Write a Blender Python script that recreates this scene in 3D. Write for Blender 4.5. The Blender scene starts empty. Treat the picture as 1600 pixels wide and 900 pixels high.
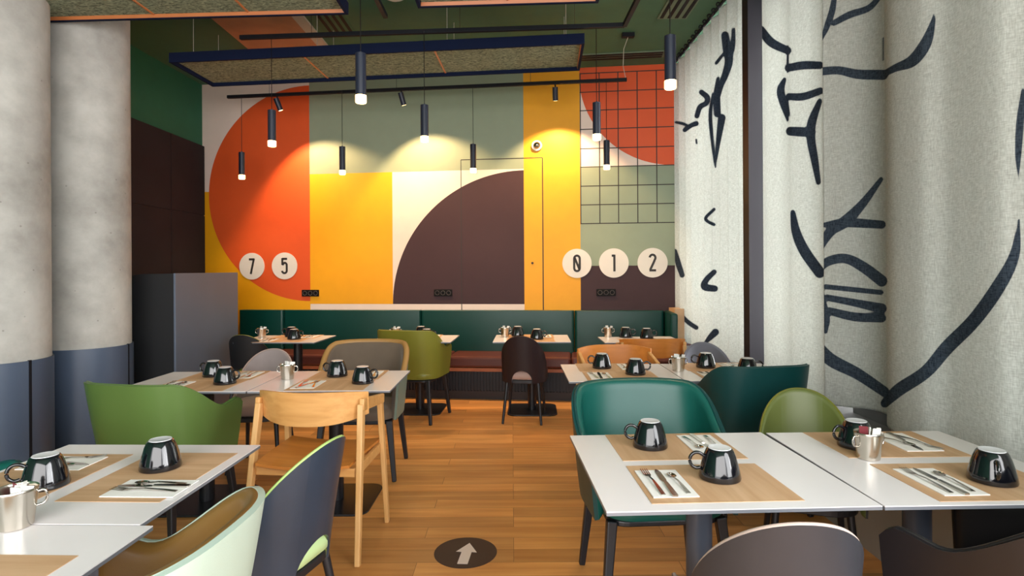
import bpy, bmesh, math, random
from mathutils import Vector, Matrix
random.seed(7)
S = bpy.context.scene
COL = S.collection
PI = math.pi
# ------------------------------------------------------------------ camera geometry
RHO, FPX, EYE = .006, 900., 1.40
K = 1.0806      # plan scale of the tables
KR = 1.03       # plan scale of the room
TZ = .73

def ray(px, py):
    dx = px - 800; dy = py - 420
    return (dx - RHO * dy, FPX, -(dy + RHO * dx))

def zr(z):   # heights of room fittings
    return EYE + (z - 1.37) * KR

def at_z(px, py, z):
    a = ray(px, py); t = (z - EYE) / a[2]
    return Vector((a[0] * t, a[1] * t, z))

def at_y(px, py, Y):
    a = ray(px, py); t = Y / FPX
    return Vector((a[0] * t, Y, EYE + a[2] * t))

def proj(p):
    dx = FPX * p[0] / p[1]; dy = -FPX * (p[2] - EYE) / p[1]
    return (800 + dx + RHO * dy, 420 + dy - RHO * dx)

# ------------------------------------------------------------------ materials
def lin(h):
    h = h.lstrip('#'); out = []
    for i in (0, 2, 4):
        c = int(h[i:i + 2], 16) / 255
        out.append(c / 12.92 if c <= .04045 else ((c + .055) / 1.055) ** 2.4)
    return (*out, 1)

M = {}
def mat(name, col, rough=.5, metal=0, spec=.5, noise=0, nscale=8, bump=0, bscale=60, coat=0, emit=0, ecol=None, stretch=(1, 1, 1), sheen=0):
    m = bpy.data.materials.new(name); m.use_nodes = True
    nt = m.node_tree; b = nt.nodes['Principled BSDF']
    c = lin(col)
    b.inputs['Base Color'].default_value = c
    b.inputs['Roughness'].default_value = rough
    b.inputs['Metallic'].default_value = metal
    b.inputs['Specular IOR Level'].default_value = spec
    b.inputs['Coat Weight'].default_value = coat
    if sheen: b.inputs['Sheen Weight'].default_value = sheen
    if emit:
        b.inputs['Emission Color'].default_value = lin(ecol or col)
        b.inputs['Emission Strength'].default_value = emit
    tc = nt.nodes.new('ShaderNodeTexCoord'); mp = nt.nodes.new('ShaderNodeMapping')
    mp.inputs['Scale'].default_value = stretch
    nt.links.new(tc.outputs['Object'], mp.inputs['Vector'])
    n = nt.nodes.new('ShaderNodeTexNoise'); n.inputs['Scale'].default_value = nscale; n.inputs['Detail'].default_value = 5
    nt.links.new(mp.outputs['Vector'], n.inputs['Vector'])
    r = nt.nodes.new('ShaderNodeValToRGB')
    k = noise
    r.color_ramp.elements[0].color = tuple(x * (1 - k) for x in c[:3]) + (1,)
    r.color_ramp.elements[1].color = tuple(min(1, x * (1 + k)) for x in c[:3]) + (1,)
    r.color_ramp.elements[0].position = .3; r.color_ramp.elements[1].position = .7
    nt.links.new(n.outputs['Fac'], r.inputs['Fac'])
    nt.links.new(r.outputs['Color'], b.inputs['Base Color'])
    if bump:
        n2 = nt.nodes.new('ShaderNodeTexNoise'); n2.inputs['Scale'].default_value = bscale; n2.inputs['Detail'].default_value = 4
        nt.links.new(mp.outputs['Vector'], n2.inputs['Vector'])
        bp = nt.nodes.new('ShaderNodeBump'); bp.inputs['Strength'].default_value = bump; bp.inputs['Distance'].default_value = .01
        nt.links.new(n2.outputs['Fac'], bp.inputs['Height']); nt.links.new(bp.outputs['Normal'], b.inputs['Normal'])
    M[name] = m
    return m

mat('ceiling_green', '#406b52', .7, noise=.05)
mat('wall_green', '#1c5e42', .7, noise=.04)
mat('orange', '#dc541d', .55, noise=.02)
mat('yellow', '#eaa200', .55, noise=.02)
mat('sage', '#8c9880', .55, noise=.02)
mat('cream', '#e8d3c6', .55, noise=.02)
mat('plum', '#402a2d', .6, spec=.3, noise=.03)
mat('ink', '#2a2422', .6)
mat('disc_white', '#e3dcd2', .5, noise=.02)
mat('parapet', '#a49c92', .8, noise=.06, nscale=5)
mat('bench', '#4a4a47', .6, noise=.06)
mat('beige_trim', '#c9a27c', .5, noise=.05)
mat('dark_panel', '#2b2627', .8, spec=.15, noise=.08, nscale=3)
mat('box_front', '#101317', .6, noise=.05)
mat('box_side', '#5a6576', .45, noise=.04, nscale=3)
mat('frame_navy', '#131b33', .85, spec=.08, noise=.05)
mat('track_black', '#0f1118', .6, spec=.25, noise=.03)
mat('felt_trim', '#b9703f', .4, noise=.04)
mat('black_metal', '#15161b', .35, noise=.05)
mat('grey_metal', '#454b57', .35, noise=.05)
mat('pendant_body', '#1c2233', .4, noise=.04)
mat('glass_lit', '#ffe6bb', .2, emit=9, ecol='#ffd08a')
mat('wire', '#1a1a1a', .5)
mat('wire_pale', '#b9b9b0', .5)
mat('vent_grey', '#71826f', .85, spec=.1, noise=.03)
mat('white_plastic', '#e6e2da', .4, noise=.02)
mat('concrete_warm_lit', '#c08a68', .7, noise=.12, nscale=4)  # pinkish concrete with the orange of the warm light mixed into its colour
mat('concrete_pale', '#cfc4b4', .7, noise=.06, nscale=4)
mat('table_white', '#e9e3e4', .25, noise=.01)
mat('table_edge', '#6f7279', .4, noise=.03)
mat('napkin', '#ece8e4', .8, noise=.02, bump=.15, bscale=200)
mat('mug_black', '#0c0d13', .12, noise=.02, coat=.6)
mat('mug_white', '#d3d3d6', .25)
mat('steel', '#c6c2bc', .14, metal=1, noise=.02)
mat('steel_brushed', '#cfc8bd', .24, metal=1, noise=.03)
mat('sachet', '#eceae6', .6, noise=.02)
mat('sachet_red', '#7b2730', .6, noise=.02)
mat('leather_green', '#557038', .36, noise=.05, nscale=3, bump=.05, bscale=300)
mat('leather_moss', '#66703a', .4, noise=.05, nscale=3, bump=.05, bscale=300)
mat('leather_olive', '#75762a', .38, noise=.06, nscale=3, bump=.05, bscale=300)
mat('leather_teal', '#0f534b', .36, noise=.06, nscale=3, bump=.05, bscale=300)
mat('leather_teal_dark', '#073c3c', .4, noise=.06, nscale=3, bump=.05, bscale=300)
mat('leather_tan', '#7b5a2c', .36, noise=.06, nscale=3, bump=.05, bscale=300)
mat('fabric_taupe', '#5d4f41', .8, noise=.08, nscale=9, sheen=.2)
mat('tan_rim', '#9a7440', .5, noise=.06, nscale=4)
mat('shell_mint', '#a9bbae', .4, noise=.04, nscale=3, bump=.05, bscale=300)
mat('shell_sage', '#6f7f72', .45, noise=.05, nscale=3)
mat('leather_black', '#171316', .38, noise=.06, nscale=3, bump=.05, bscale=300)
mat('shell_dark', '#20161b', .42, noise=.06, nscale=3)
mat('shell_navy', '#293443', .33, noise=.1, nscale=6)
mat('shell_slate', '#2f3137', .36, noise=.1, nscale=5)
mat('fabric_pinkgrey', '#a98f86', .8, noise=.06, sheen=.2)
mat('fabric_grey', '#8b7f7e', .75, noise=.06, sheen=.2)
mat('fabric_blue', '#60616b', .75, noise=.06, sheen=.2)
mat('rim_pale', '#b9a49a', .6, noise=.04)
mat('lime_rim', '#9fb86a', .45, noise=.04)
mat('olive_seat', '#6d7a2a', .45, noise=.05)
mat('seat_mint', '#b5cf96', .45, noise=.05)
mat('leg_black', '#1a1c22', .4, noise=.04)
mat('bench_leather', '#5b2d25', .38, noise=.08, nscale=3)
mat('banquette_teal', '#033c35', .35, noise=.06, nscale=2, bump=.04, bscale=200)
mat('rib_black', '#15171f', .5, noise=.04)
mat('wood_strip', '#a8603c', .4, noise=.08)
mat('kick', '#231a1b', .5)
mat('decal', '#33211f', .5, noise=.05)
mat('decal_arrow', '#e3cfc6', .5)
mat('socket', '#0b090a', .6, spec=.2)
mat('socket_ring', '#5a5350', .35)
mat('post', '#130e17', .5, noise=.05)
mat('outside_white', '#d8dce0', .8)

def wood(name, c1, c2, axis='X', scale=1., rough=.4, planks=False):
    m = bpy.data.materials.new(name); m.use_nodes = True
    nt = m.node_tree; N = nt.nodes; L = nt.links; b = N['Principled BSDF']; b.inputs['Roughness'].default_value = rough
    tc = N.new('ShaderNodeTexCoord'); mp = N.new('ShaderNodeMapping')
    s = {'X': (1.2, 14, 14), 'Y': (14, 1.2, 14), 'Z': (14, 14, 1.2)}[axis]
    mp.inputs['Scale'].default_value = tuple(v * scale for v in s)
    L.new(tc.outputs['Object'], mp.inputs['Vector'])
    n = N.new('ShaderNodeTexNoise'); n.inputs['Scale'].default_value = 1.6; n.inputs['Detail'].default_value = 6; n.inputs['Distortion'].default_value = .25
    r = N.new('ShaderNodeValToRGB'); r.color_ramp.elements[0].color = lin(c1); r.color_ramp.elements[1].color = lin(c2)
    r.color_ramp.elements[0].position = .25; r.color_ramp.elements[1].position = .75
    L.new(n.outputs['Fac'], r.inputs['Fac'])
    out = r.outputs['Color']
    if planks:
        br = N.new('ShaderNodeTexBrick'); br.inputs['Scale'].default_value = 1
        br.inputs['Brick Width'].default_value = 1.25; br.inputs['Row Height'].default_value = .125
        br.inputs['Mortar Size'].default_value = .0012; br.inputs['Mortar Smooth'].default_value = 0; br.inputs['Bias'].default_value = 0
        br.offset = .37; br.offset_frequency = 3; br.squash = 1
        br.inputs['Color1'].default_value = (.70, .69, .68, 1); br.inputs['Color2'].default_value = (1.12, 1.10, 1.05, 1); br.inputs['Mortar'].default_value = (.3, .27, .25, 1)
        L.new(tc.outputs['Object'], br.inputs['Vector'])
        # per-plank shift of the grain
        ad = N.new('ShaderNodeVectorMath'); ad.operation = 'MULTIPLY_ADD'
        ad.inputs[1].default_value = (9, 9, 9)
        L.new(br.outputs['Color'], ad.inputs[0]); L.new(mp.outputs['Vector'], ad.inputs[2]); L.new(ad.outputs[0], n.inputs['Vector'])
        mx = N.new('ShaderNodeMix'); mx.data_type = 'RGBA'; mx.blend_type = 'MULTIPLY'; mx.inputs['Factor'].default_value = 1
        L.new(out, mx.inputs['A']); L.new(br.outputs['Color'], mx.inputs['B']); out = mx.outputs['Result']
    else:
        L.new(mp.outputs['Vector'], n.inputs['Vector'])
    L.new(out, b.inputs['Base Color'])
    M[name] = m
    return m
wood('floor_wood', '#c58243', '#e9ab67', 'X', .8, .38, planks=True)
wood('oak', '#c08a4c', '#d9a566', 'X', 1.4)
wood('oak_leg', '#c69457', '#dcae74', 'Z', 1.4)
wood('ply_orange', '#b9702c', '#cf8438', 'X', 1.2)
wood('placemat', '#b98f68', '#d3ad88', 'Y', 1.2, .6)

def concrete():
    m = bpy.data.materials.new('concrete'); m.use_nodes = True
    nt = m.node_tree; N = nt.nodes; L = nt.links; b = N['Principled BSDF']; b.inputs['Roughness'].default_value = .75
    tc = N.new('ShaderNodeTexCoord')
    n = N.new('ShaderNodeTexNoise'); n.inputs['Scale'].default_value = 2.2; n.inputs['Detail'].default_value = 9; n.inputs['Roughness'].default_value = .62
    L.new(tc.outputs['Object'], n.inputs['Vector'])
    r = N.new('ShaderNodeValToRGB'); r.color_ramp.elements[0].color = lin('#8f8d87'); r.color_ramp.elements[0].position = .32
    r.color_ramp.elements[1].color = lin('#b9b8b2'); r.color_ramp.elements[1].position = .62
    L.new(n.outputs['Fac'], r.inputs['Fac'])
    v = N.new('ShaderNodeTexVoronoi'); v.inputs['Scale'].default_value = 9; v.inputs['Randomness'].default_value = 1
    L.new(tc.outputs['Object'], v.inputs['Vector'])
    r2 = N.new('ShaderNodeValToRGB'); r2.color_ramp.elements[0].color = (.35, .33, .3, 1); r2.color_ramp.elements[0].position = .03
    r2.color_ramp.elements[1].color = (1, 1, 1, 1); r2.color_ramp.elements[1].position = .07
    L.new(v.outputs['Distance'], r2.inputs['Fac'])
    mx = N.new('ShaderNodeMix'); mx.data_type = 'RGBA'; mx.blend_type = 'MULTIPLY'; mx.inputs['Factor'].default_value = .55
    L.new(r.outputs['Color'], mx.inputs['A']); L.new(r2.outputs['Color'], mx.inputs['B'])
    L.new(mx.outputs['Result'], b.inputs['Base Color'])
    bp = N.new('ShaderNodeBump'); bp.inputs['Strength'].default_value = .2; bp.inputs['Distance'].default_value = .01
    L.new(n.outputs['Fac'], bp.inputs['Height']); L.new(bp.outputs['Normal'], b.inputs['Normal'])
    M['concrete'] = m
concrete()

def felt():
    m = bpy.data.materials.new('felt'); m.use_nodes = True
    nt = m.node_tree; N = nt.nodes; L = nt.links; b = N['Principled BSDF']; b.inputs['Roughness'].default_value = .95
    tc = N.new('ShaderNodeTexCoord'); mp = N.new('ShaderNodeMapping'); mp.inputs['Scale'].default_value = (30, 70, 30)
    n = N.new('ShaderNodeTexNoise'); n.inputs['Scale'].default_value = 1; n.inputs['Detail'].default_value = 6; n.inputs['Distortion'].default_value = 1.2
    L.new(tc.outputs['Object'], mp.inputs['Vector']); L.new(mp.outputs['Vector'], n.inputs['Vector'])
    r = N.new('ShaderNodeValToRGB'); r.color_ramp.elements[0].color = lin('#3f4a3c'); r.color_ramp.elements[0].position = .35
    r.color_ramp.elements[1].color = lin('#98a58a'); r.color_ramp.elements[1].position = .68
    L.new(n.outputs['Fac'], r.inputs['Fac']); L.new(r.outputs['Color'], b.inputs['Base Color'])
    M['felt'] = m
felt()

def cladding():
    m = mat('cladding', '#475468', .38, noise=.12, nscale=2, bump=.05, bscale=8, stretch=(1, 1, .3))
    return m
cladding()

def curtain_mat():
    m = bpy.data.materials.new('curtain'); m.use_nodes = True
    nt = m.node_tree; N = nt.nodes; L = nt.links
    N.remove(N['Principled BSDF']); out = N['Material Output']
    at = N.new('ShaderNodeAttribute'); at.attribute_name = 'ink'; at.attribute_type = 'GEOMETRY'
    tc = N.new('ShaderNodeTexCoord'); mp = N.new('ShaderNodeMapping'); mp.inputs['Scale'].default_value = (320, 320, 40)
    n = N.new('ShaderNodeTexNoise'); n.inputs['Scale'].default_value = 1; n.inputs['Detail'].default_value = 3
    mp2 = N.new('ShaderNodeMapping'); mp2.inputs['Scale'].default_value = (40, 40, 320)
    n2 = N.new('ShaderNodeTexNoise'); n2.inputs['Scale'].default_value = 1; n2.inputs['Detail'].default_value = 3
    for a, b_ in ((mp, n), (mp2, n2)):
        L.new(tc.outputs['Object'], a.inputs['Vector']); L.new(a.outputs['Vector'], b_.inputs['Vector'])
    av = N.new('ShaderNodeMath'); av.operation = 'ADD'; L.new(n.outputs['Fac'], av.inputs[0]); L.new(n2.outputs['Fac'], av.inputs[1])
    r = N.new('ShaderNodeValToRGB'); r.color_ramp.elements[0].color = lin('#b0b2ac'); r.color_ramp.elements[1].color = lin('#d8dad5')
    r.color_ramp.elements[0].position = .35; r.color_ramp.elements[1].position = .65
    hf = N.new('ShaderNodeMath'); hf.operation = 'MULTIPLY'; hf.inputs[1].default_value = .5; L.new(av.outputs[0], hf.inputs[0]); L.new(hf.outputs[0], r.inputs['Fac'])
    r3 = N.new('ShaderNodeValToRGB'); r3.color_ramp.elements[0].color = lin('#29323e'); r3.color_ramp.elements[1].color = lin('#56616e')
    r3.color_ramp.elements[0].position = .35; r3.color_ramp.elements[1].position = .65
    L.new(hf.outputs[0], r3.inputs['Fac'])
    lt = N.new('ShaderNodeMapRange'); lt.inputs['From Min'].default_value = -.6; lt.inputs['From Max'].default_value = .6
    lt.inputs['To Min'].default_value = 1; lt.inputs['To Max'].default_value = 0
    L.new(at.outputs['Fac'], lt.inputs['Value'])
    mx = N.new('ShaderNodeMix'); mx.data_type = 'RGBA'
    L.new(lt.outputs['Result'], mx.inputs['Factor']); L.new(r.outputs['Color'], mx.inputs['A']); L.new(r3.outputs['Color'], mx.inputs['B'])
    d = N.new('ShaderNodeBsdfDiffuse'); t = N.new('ShaderNodeBsdfTranslucent')
    L.new(mx.outputs['Result'], d.inputs['Color']); L.new(mx.outputs['Result'], t.inputs['Color'])
    ms = N.new('ShaderNodeMixShader'); ms.inputs['Fac'].default_value = .4
    L.new(d.outputs[0], ms.inputs[1]); L.new(t.outputs[0], ms.inputs[2]); L.new(ms.outputs[0], out.inputs['Surface'])
    M['curtain'] = m
curtain_mat()

def glass_mat():
    m = bpy.data.materials.new('pane'); m.use_nodes = True
    nt = m.node_tree; N = nt.nodes; L = nt.links; N.remove(N['Principled BSDF']); out = N['Material Output']
    t = N.new('ShaderNodeBsdfTransparent'); g = N.new('ShaderNodeBsdfGlossy'); g.inputs['Roughness'].default_value = .02
    f = N.new('ShaderNodeFresnel'); f.inputs['IOR'].default_value = 1.45
    ms = N.new('ShaderNodeMixShader'); L.new(f.outputs[0], ms.inputs['Fac']); L.new(t.outputs[0], ms.inputs[1]); L.new(g.outputs[0], ms.inputs[2])
    L.new(ms.outputs[0], out.inputs['Surface']); M['pane'] = m
glass_mat()

# ------------------------------------------------------------------ object helpers
def put(o, parent=None):
    COL.objects.link(o)
    if parent is not None: o.parent = parent
    return o

def thing(name, label, cat, loc=(0, 0, 0), rz=0., group=None):
    o = bpy.data.objects.new(name, None); o.empty_display_size = .1
    COL.objects.link(o); o.location = loc; o.rotation_euler = (0, 0, rz)
    o['label'] = label; o['category'] = cat
    if group: o['group'] = group
    return o

def tag(o, label, cat, group=None):
    o['label'] = label; o['category'] = cat
    if group: o['group'] = group
    return o

def dup(root, loc, rz=0., label=None, group=None, mats=None):
    r = root.copy(); COL.objects.link(r); r.location = loc; r.rotation_euler = (0, 0, rz)
    if label: r['label'] = label
    if group: r['group'] = group
    for ch in list(root.children):
        c = ch.copy(); COL.objects.link(c); c.parent = r
        for g in ch.children:
            d = g.copy(); COL.objects.link(d); d.parent = c
    return r

def mesh(name, verts, faces, m, parent=None, smooth=False, mats=None, idx=None, bevel=0, weld=False):
    me = bpy.data.meshes.new(name); me.from_pydata([tuple(v) for v in verts], [], faces)
    for x in (mats or [m]): me.materials.append(M[x])
    if idx:
        for p, i in zip(me.polygons, idx): p.material_index = i
    bm = bmesh.new(); bm.from_mesh(me)
    if weld: bmesh.ops.remove_doubles(bm, verts=bm.verts, dist=1e-5)
    bmesh.ops.recalc_face_normals(bm, faces=bm.faces); bm.to_mesh(me); bm.free()
    if smooth:
        for p in me.polygons: p.use_smooth = True
        me.set_sharp_from_angle(angle=math.radians(50))
    o = bpy.data.objects.new(name, me); put(o, parent)
    if bevel:
        b = o.modifiers.new('bevel', 'BEVEL'); b.width = bevel; b.segments = 2; b.limit_method = 'ANGLE'; b.angle_limit = math.radians(40)
    return o

class MB:
    def __init__(s): s.v = []; s.f = []; s.i = []
    def add(s, v, f, mi=0):
        k = len(s.v); s.v += [Vector(x) for x in v]; s.f += [tuple(k + j for j in g) for g in f]; s.i += [mi] * len(f); return s
    def box(s, x0, x1, y0, y1, z0, z1, mi=0):
        v = [(x, y, z) for x in (x0, x1) for y in (y0, y1) for z in (z0, z1)]
        return s.add(v, [(0, 1, 3, 2), (4, 6, 7, 5), (0, 4, 5, 1), (2, 3, 7, 6), (0, 2, 6, 4), (1, 5, 7, 3)], mi)
    def hexa(s, b, t, mi=0):   # bottom quad, top quad
        return s.add(list(b) + list(t), [(3, 2, 1, 0), (4, 5, 6, 7), (0, 1, 5, 4), (1, 2, 6, 5), (2, 3, 7, 6), (3, 0, 4, 7)], mi)
    def prism(s, pts, z0, z1, mi=0, side=None):
        n = len(pts); v = [(p[0], p[1], z0) for p in pts] + [(p[0], p[1], z1) for p in pts]
        s.add(v, [tuple(range(n))[::-1], tuple(range(n, 2 * n))], mi)
        k = len(s.v) - 2 * n
        for j in range(n):
            s.f.append((k + j, k + (j + 1) % n, k + n + (j + 1) % n, k + n + j)); s.i.append(mi if side is None else side)
        return s
    def lathe(s, prof, seg=32, c=(0, 0, 0), mi=0, cap=True):
        k = len(s.v); n = len(prof)
        for r, z in prof:
            for j in range(seg):
                a = 2 * PI * j / seg; s.v.append(Vector((c[0] + r * math.cos(a), c[1] + r * math.sin(a), c[2] + z)))
        for i in range(n - 1):
            for j in range(seg):
                s.f.append((k + i * seg + j, k + i * seg + (j + 1) % seg, k + (i + 1) * seg + (j + 1) % seg, k + (i + 1) * seg + j)); s.i.append(mi)
        if cap:
            s.f.append(tuple(k + j for j in range(seg))[::-1]); s.i.append(mi)
            s.f.append(tuple(k + (n - 1) * seg + j for j in range(seg))); s.i.append(mi)
        return s
    def tube(s, pts, r, seg=10, mi=0, closed=False, flat=1.):
        pts = [Vector(p) for p in pts]; n = len(pts); k = len(s.v)
        for i, p in enumerate(pts):
            a = pts[(i - 1) % n] if (closed or i > 0) else p; b = pts[(i + 1) % n] if (closed or i < n - 1) else p
            t = (b - a).normalized(); u = t.cross(Vector((0, 0, 1)))
            if u.length < .05: u = t.cross(Vector((0, 1, 0)))
            u.normalize(); w = t.cross(u).normalized()
            rr = r[i] if isinstance(r, (list, tuple)) else r
            for j in range(seg):
                q = 2 * PI * j / seg; s.v.append(p + u * rr * math.cos(q) + w * rr * flat * math.sin(q))
        for i in range(n if closed else n - 1):
            for j in range(seg):
                i2 = (i + 1) % n
                s.f.append((k + i * seg + j, k + i * seg + (j + 1) % seg, k + i2 * seg + (j + 1) % seg, k + i2 * seg + j)); s.i.append(mi)
        if not closed:
            s.f.append(tuple(k + j for j in range(seg))[::-1]); s.i.append(mi)
            s.f.append(tuple(k + (n - 1) * seg + j for j in range(seg))); s.i.append(mi)
        return s
    def beam(s, p0, p1, w0, d0, w1=None, d1=None, side=(1, 0, 0), mi=0):   # rectangular bar with taper
        p0 = Vector(p0); p1 = Vector(p1); w1 = w0 if w1 is None else w1; d1 = d0 if d1 is None else d1
        t = (p1 - p0).normalized(); u = Vector(side); u = (u - t * u.dot(t)).normalized(); w = t.cross(u)
        q = lambda p, a, b: [p - u * a / 2 - w * b / 2, p + u * a / 2 - w * b / 2, p + u * a / 2 + w * b / 2, p - u * a / 2 + w * b / 2]
        return s.hexa(q(p0, w0, d0), q(p1, w1, d1), mi)
    def build(s, name, m, parent=None, smooth=False, mats=None, bevel=0):
        return mesh(name, s.v, s.f, m, parent, smooth, mats, s.i if mats else None, bevel)

def rrect(w, d, r, n=6, c=(0, 0)):
    pts = []
    for sx, sy, a0 in ((1, 1, 0), (-1, 1, 90), (-1, -1, 180), (1, -1, 270)):
        for k in range(n + 1):
            a = math.radians(a0 + 90 * k / n)
            pts.append((c[0] + sx * (w / 2 - r) + r * math.cos(a), c[1] + sy * (d / 2 - r) + r * math.sin(a)))
    return pts

def struct(o):
    o['kind'] = 'structure'; return o

# ------------------------------------------------------------------ room shell
ZC = zr(3.59)
WL = Vector((-3.67 * KR, 6.88 * KR, 0)); WR = Vector((1.83 * KR, 6.255 * KR, 0))
WE = (WR - WL).normalized(); WN = Vector((WE.y, -WE.x, 0))   # towards the camera
if WN.y > 0: WN = -WN
WLEN = (WR - WL).length

struct(MB().box(-4.1, 2.7, -2.6, 7.5, -.06, 0).build('floor', 'floor_wood'))
struct(MB().box(-4.1, 2.7, -2.6, 7.5, ZC, ZC + .08).build('ceiling', 'ceiling_green'))

def on_wall(px, py):   # -> (u, z) on the back wall plane
    a = Vector(ray(px, py)); o = Vector((0, 0, EYE))
    t = (WL - o).dot(WN) / a.dot(WN); p = o + a * t
    return ((p - WL).dot(WE), p.z)

def wpt(u, z, off=0.):
    p = WL + WE * u + WN * off; return Vector((p.x, p.y, z))

class WallB:
    def __init__(s): s.v = []; s.f = []; s.i = []
    def poly(s, pts, mi, off):
        k = len(s.v); s.v += [wpt(u, z, off) for u, z in pts]; s.f.append(tuple(range(k, k + len(pts)))); s.i.append(mi)

uz = on_wall
U_a = uz(484, 300)[0]; U_b = uz(613.5, 380)[0]; U_c = uz(818.5, 300)[0]; U_d = uz(906.5, 300)[0]; U_e = WLEN
U_0 = 0.
Z_split = uz(650, 268)[1]; Z_split2 = uz(980, 259.5)[1]; Z_bot = uz(650, 475)[1]; Z_base = uz(700, 484)[1]; Z_brown = uz(980, 415)[1]
mats_w = ['cream', 'orange', 'yellow', 'sage', 'plum', 'ink']
W = WallB()
rect = lambda a, b, c, d: [(a, c), (b, c), (b, d), (a, d)]
W.poly(rect(-.05, WLEN + .6, 0, ZC), 0, 0)
cz = uz(484, 302)[1]; R1 = uz(484, 302)[1] - uz(484, 470.5)[1]
o1 = .0006
W.poly(rect(U_0, U_a, 0, uz(325, 300)[1] - .0), 2, o1)      # yellow below the half circle
W.poly([(U_0, uz(325, 300)[1]), (U_a, uz(325, 300)[1]), (U_a, uz(325, 300)[1] + .001), (U_0, uz(325, 300)[1] + .001)], 2, o1)
arc = [(U_a, cz - R1)] + [(U_a - R1 * math.sin(a), cz - R1 * math.cos(a)) for a in [PI * k / 64 for k in range(1, 64)]] + [(U_a, cz + R1)]
arc = [(max(u, 0), z) for u, z in arc]
W.poly(arc, 1, 2 * o1)
W.poly(rect(U_a, U_c, Z_split, ZC), 3, o1)
W.poly(rect(U_a, U_b, Z_bot, Z_split), 2, o1)
R2 = U_c - U_b
zq = uz(818, 266)[1] - Z_bot
W.poly([(U_c, Z_bot)] + [(U_c - R2 * math.cos(PI / 2 * k / 48), Z_bot + zq * math.sin(PI / 2 * k / 48)) for k in range(49)], 4, o1)
W.poly(rect(U_c, U_d, 0, ZC), 2, o1)
W.poly(rect(U_d, WLEN + .6, Z_brown, Z_split2), 3, o1)
W.poly(rect(U_d, WLEN + .6, 0, Z_brown), 4, o1)
ucx, ucz = uz(1053, 110); R3 = ucz - Z_split2
W.poly([(WLEN + .6, Z_split2), (WLEN + .6, ZC), (U_d, ZC)] + [(ucx - R3 * math.cos(PI / 2 * k / 40), ucz - R3 * math.sin(PI / 2 * k / 40)) for k in range(0, 41)], 1, o1)
# black grid lines painted on the right part
gz = [uz(980, y)[1] for y in (112, 141.5, 170.5, 200, 230.5, 259.5, 289.5, 319, 348.5)]
gu = [uz(x, 230)[0] for x in (907, 936.7, 966, 996, 1026)]
lw = .0055
for z in gz: W.poly(rect(U_d, WLEN, z - lw, z + lw), 5, 2 * o1)
for u in gu: W.poly(rect(u - lw, u + lw, gz[-1], gz[0]), 5, 3 * o1)
wb = mesh('wall_back', W.v, W.f, None, None, mats=mats_w, idx=W.i)
wb.data.polygons[0].use_smooth = False
# give the wall its depth
bk = MB(); p0, p1 = wpt(-.1, 0, -.002), wpt(WLEN + .6, 0, -.002); q0, q1 = wpt(-.1, 0, -.15), wpt(WLEN + .6, 0, -.15)
up = Vector((0, 0, ZC))
bk.hexa([p0, p1, q1, q0], [p0 + up, p1 + up, q1 + up, q0 + up])
bb = bk.build('wall_back_core', 'cream', wb)
struct(wb)

# flush service door in the mural: seam lines, lock
dr = WallB()
du0, du1 = uz(721, 400)[0], uz(848.5, 400)[0]; dz1 = uz(790, 248)[1]
for a, b, c, d in ((du0 - .004, du0 + .004, 0, dz1), (du1 - .006, du1 + .006, 0, dz1), (du0, du1, dz1 - .005, dz1 + .005)):
    k = len(dr.v)
    dr.v += [wpt(a, c, .0026), wpt(b, c, .0026), wpt(b, d, .0026), wpt(a, d, .0026), wpt(a, c, .001), wpt(b, c, .001), wpt(b, d, .001), wpt(a, d, .001)]
    dr.f += [(k, k + 1, k + 2, k + 3), (k + 4, k + 7, k + 6, k + 5), (k, k + 4, k + 5, k + 1), (k + 1, k + 5, k + 6, k + 2), (k + 2, k + 6, k + 7, k + 3), (k + 3, k + 7, k + 4, k)]
door = struct(mesh('door_1', dr.v, dr.f, 'ink'))
ku, kz = uz(832, 411)
def wall_frame(o, u, z, off=0.):
    """place an object whose local frame is x along wall, y towards the room, z up"""
    p = wpt(u, z, off); o.matrix_world = Matrix(((WE.x, WN.x, 0, p.x), (WE.y, WN.y, 0, p.y), (0, 0, 1, p.z), (0, 0, 0, 1))); return o
lock = MB()
lock.tube([(0, 0, 0), (0, .012, 0)], .013, 16)
kn = lock.build('door_handle', 'ink', door, smooth=True)
kn.matrix_world = Matrix(((WE.x, WN.x, 0, wpt(ku, kz, .002).x), (WE.y, WN.y, 0, wpt(ku, kz, .002).y), (0, 0, 1, kz), (0, 0, 0, 1)))

# left wall with the dark panelling
LW = [(-3.84, -2.6), (-3.84, 5.77), (-3.80, 7.16)]
v = []; 
for x, y in LW: v += [(x, y, 0), (x, y, ZC), (x - .15, y, 0), (x - .15, y, ZC)]
f = []
for k in range(2):
    a = 4 * k; f += [(a, a + 1, a + 5, a + 4), (a + 2, a + 6, a + 7, a + 3), (a + 1, a + 3, a + 7, a + 5), (a, a + 4, a + 6, a + 2)]
f += [(0, 2, 3, 1), (8, 9, 11, 10)]
struct(mesh('wall_left', v, f, 'wall_green'))
pn = MB()
for (ya, yb) in ((4.0, 5.15), (5.158, 6.37), (6.378, 7.07)):
    for (za, zb) in ((0.0, 2.07), (2.078, zr(2.85))):
        pn.box(-3.845, -3.765, ya, yb, za, zb)
pn.box(-3.845, -3.775, 4.0, 7.07, 0, zr(2.845))
struct(pn.build('trim_1', 'dark_panel', bevel=.003))

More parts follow.
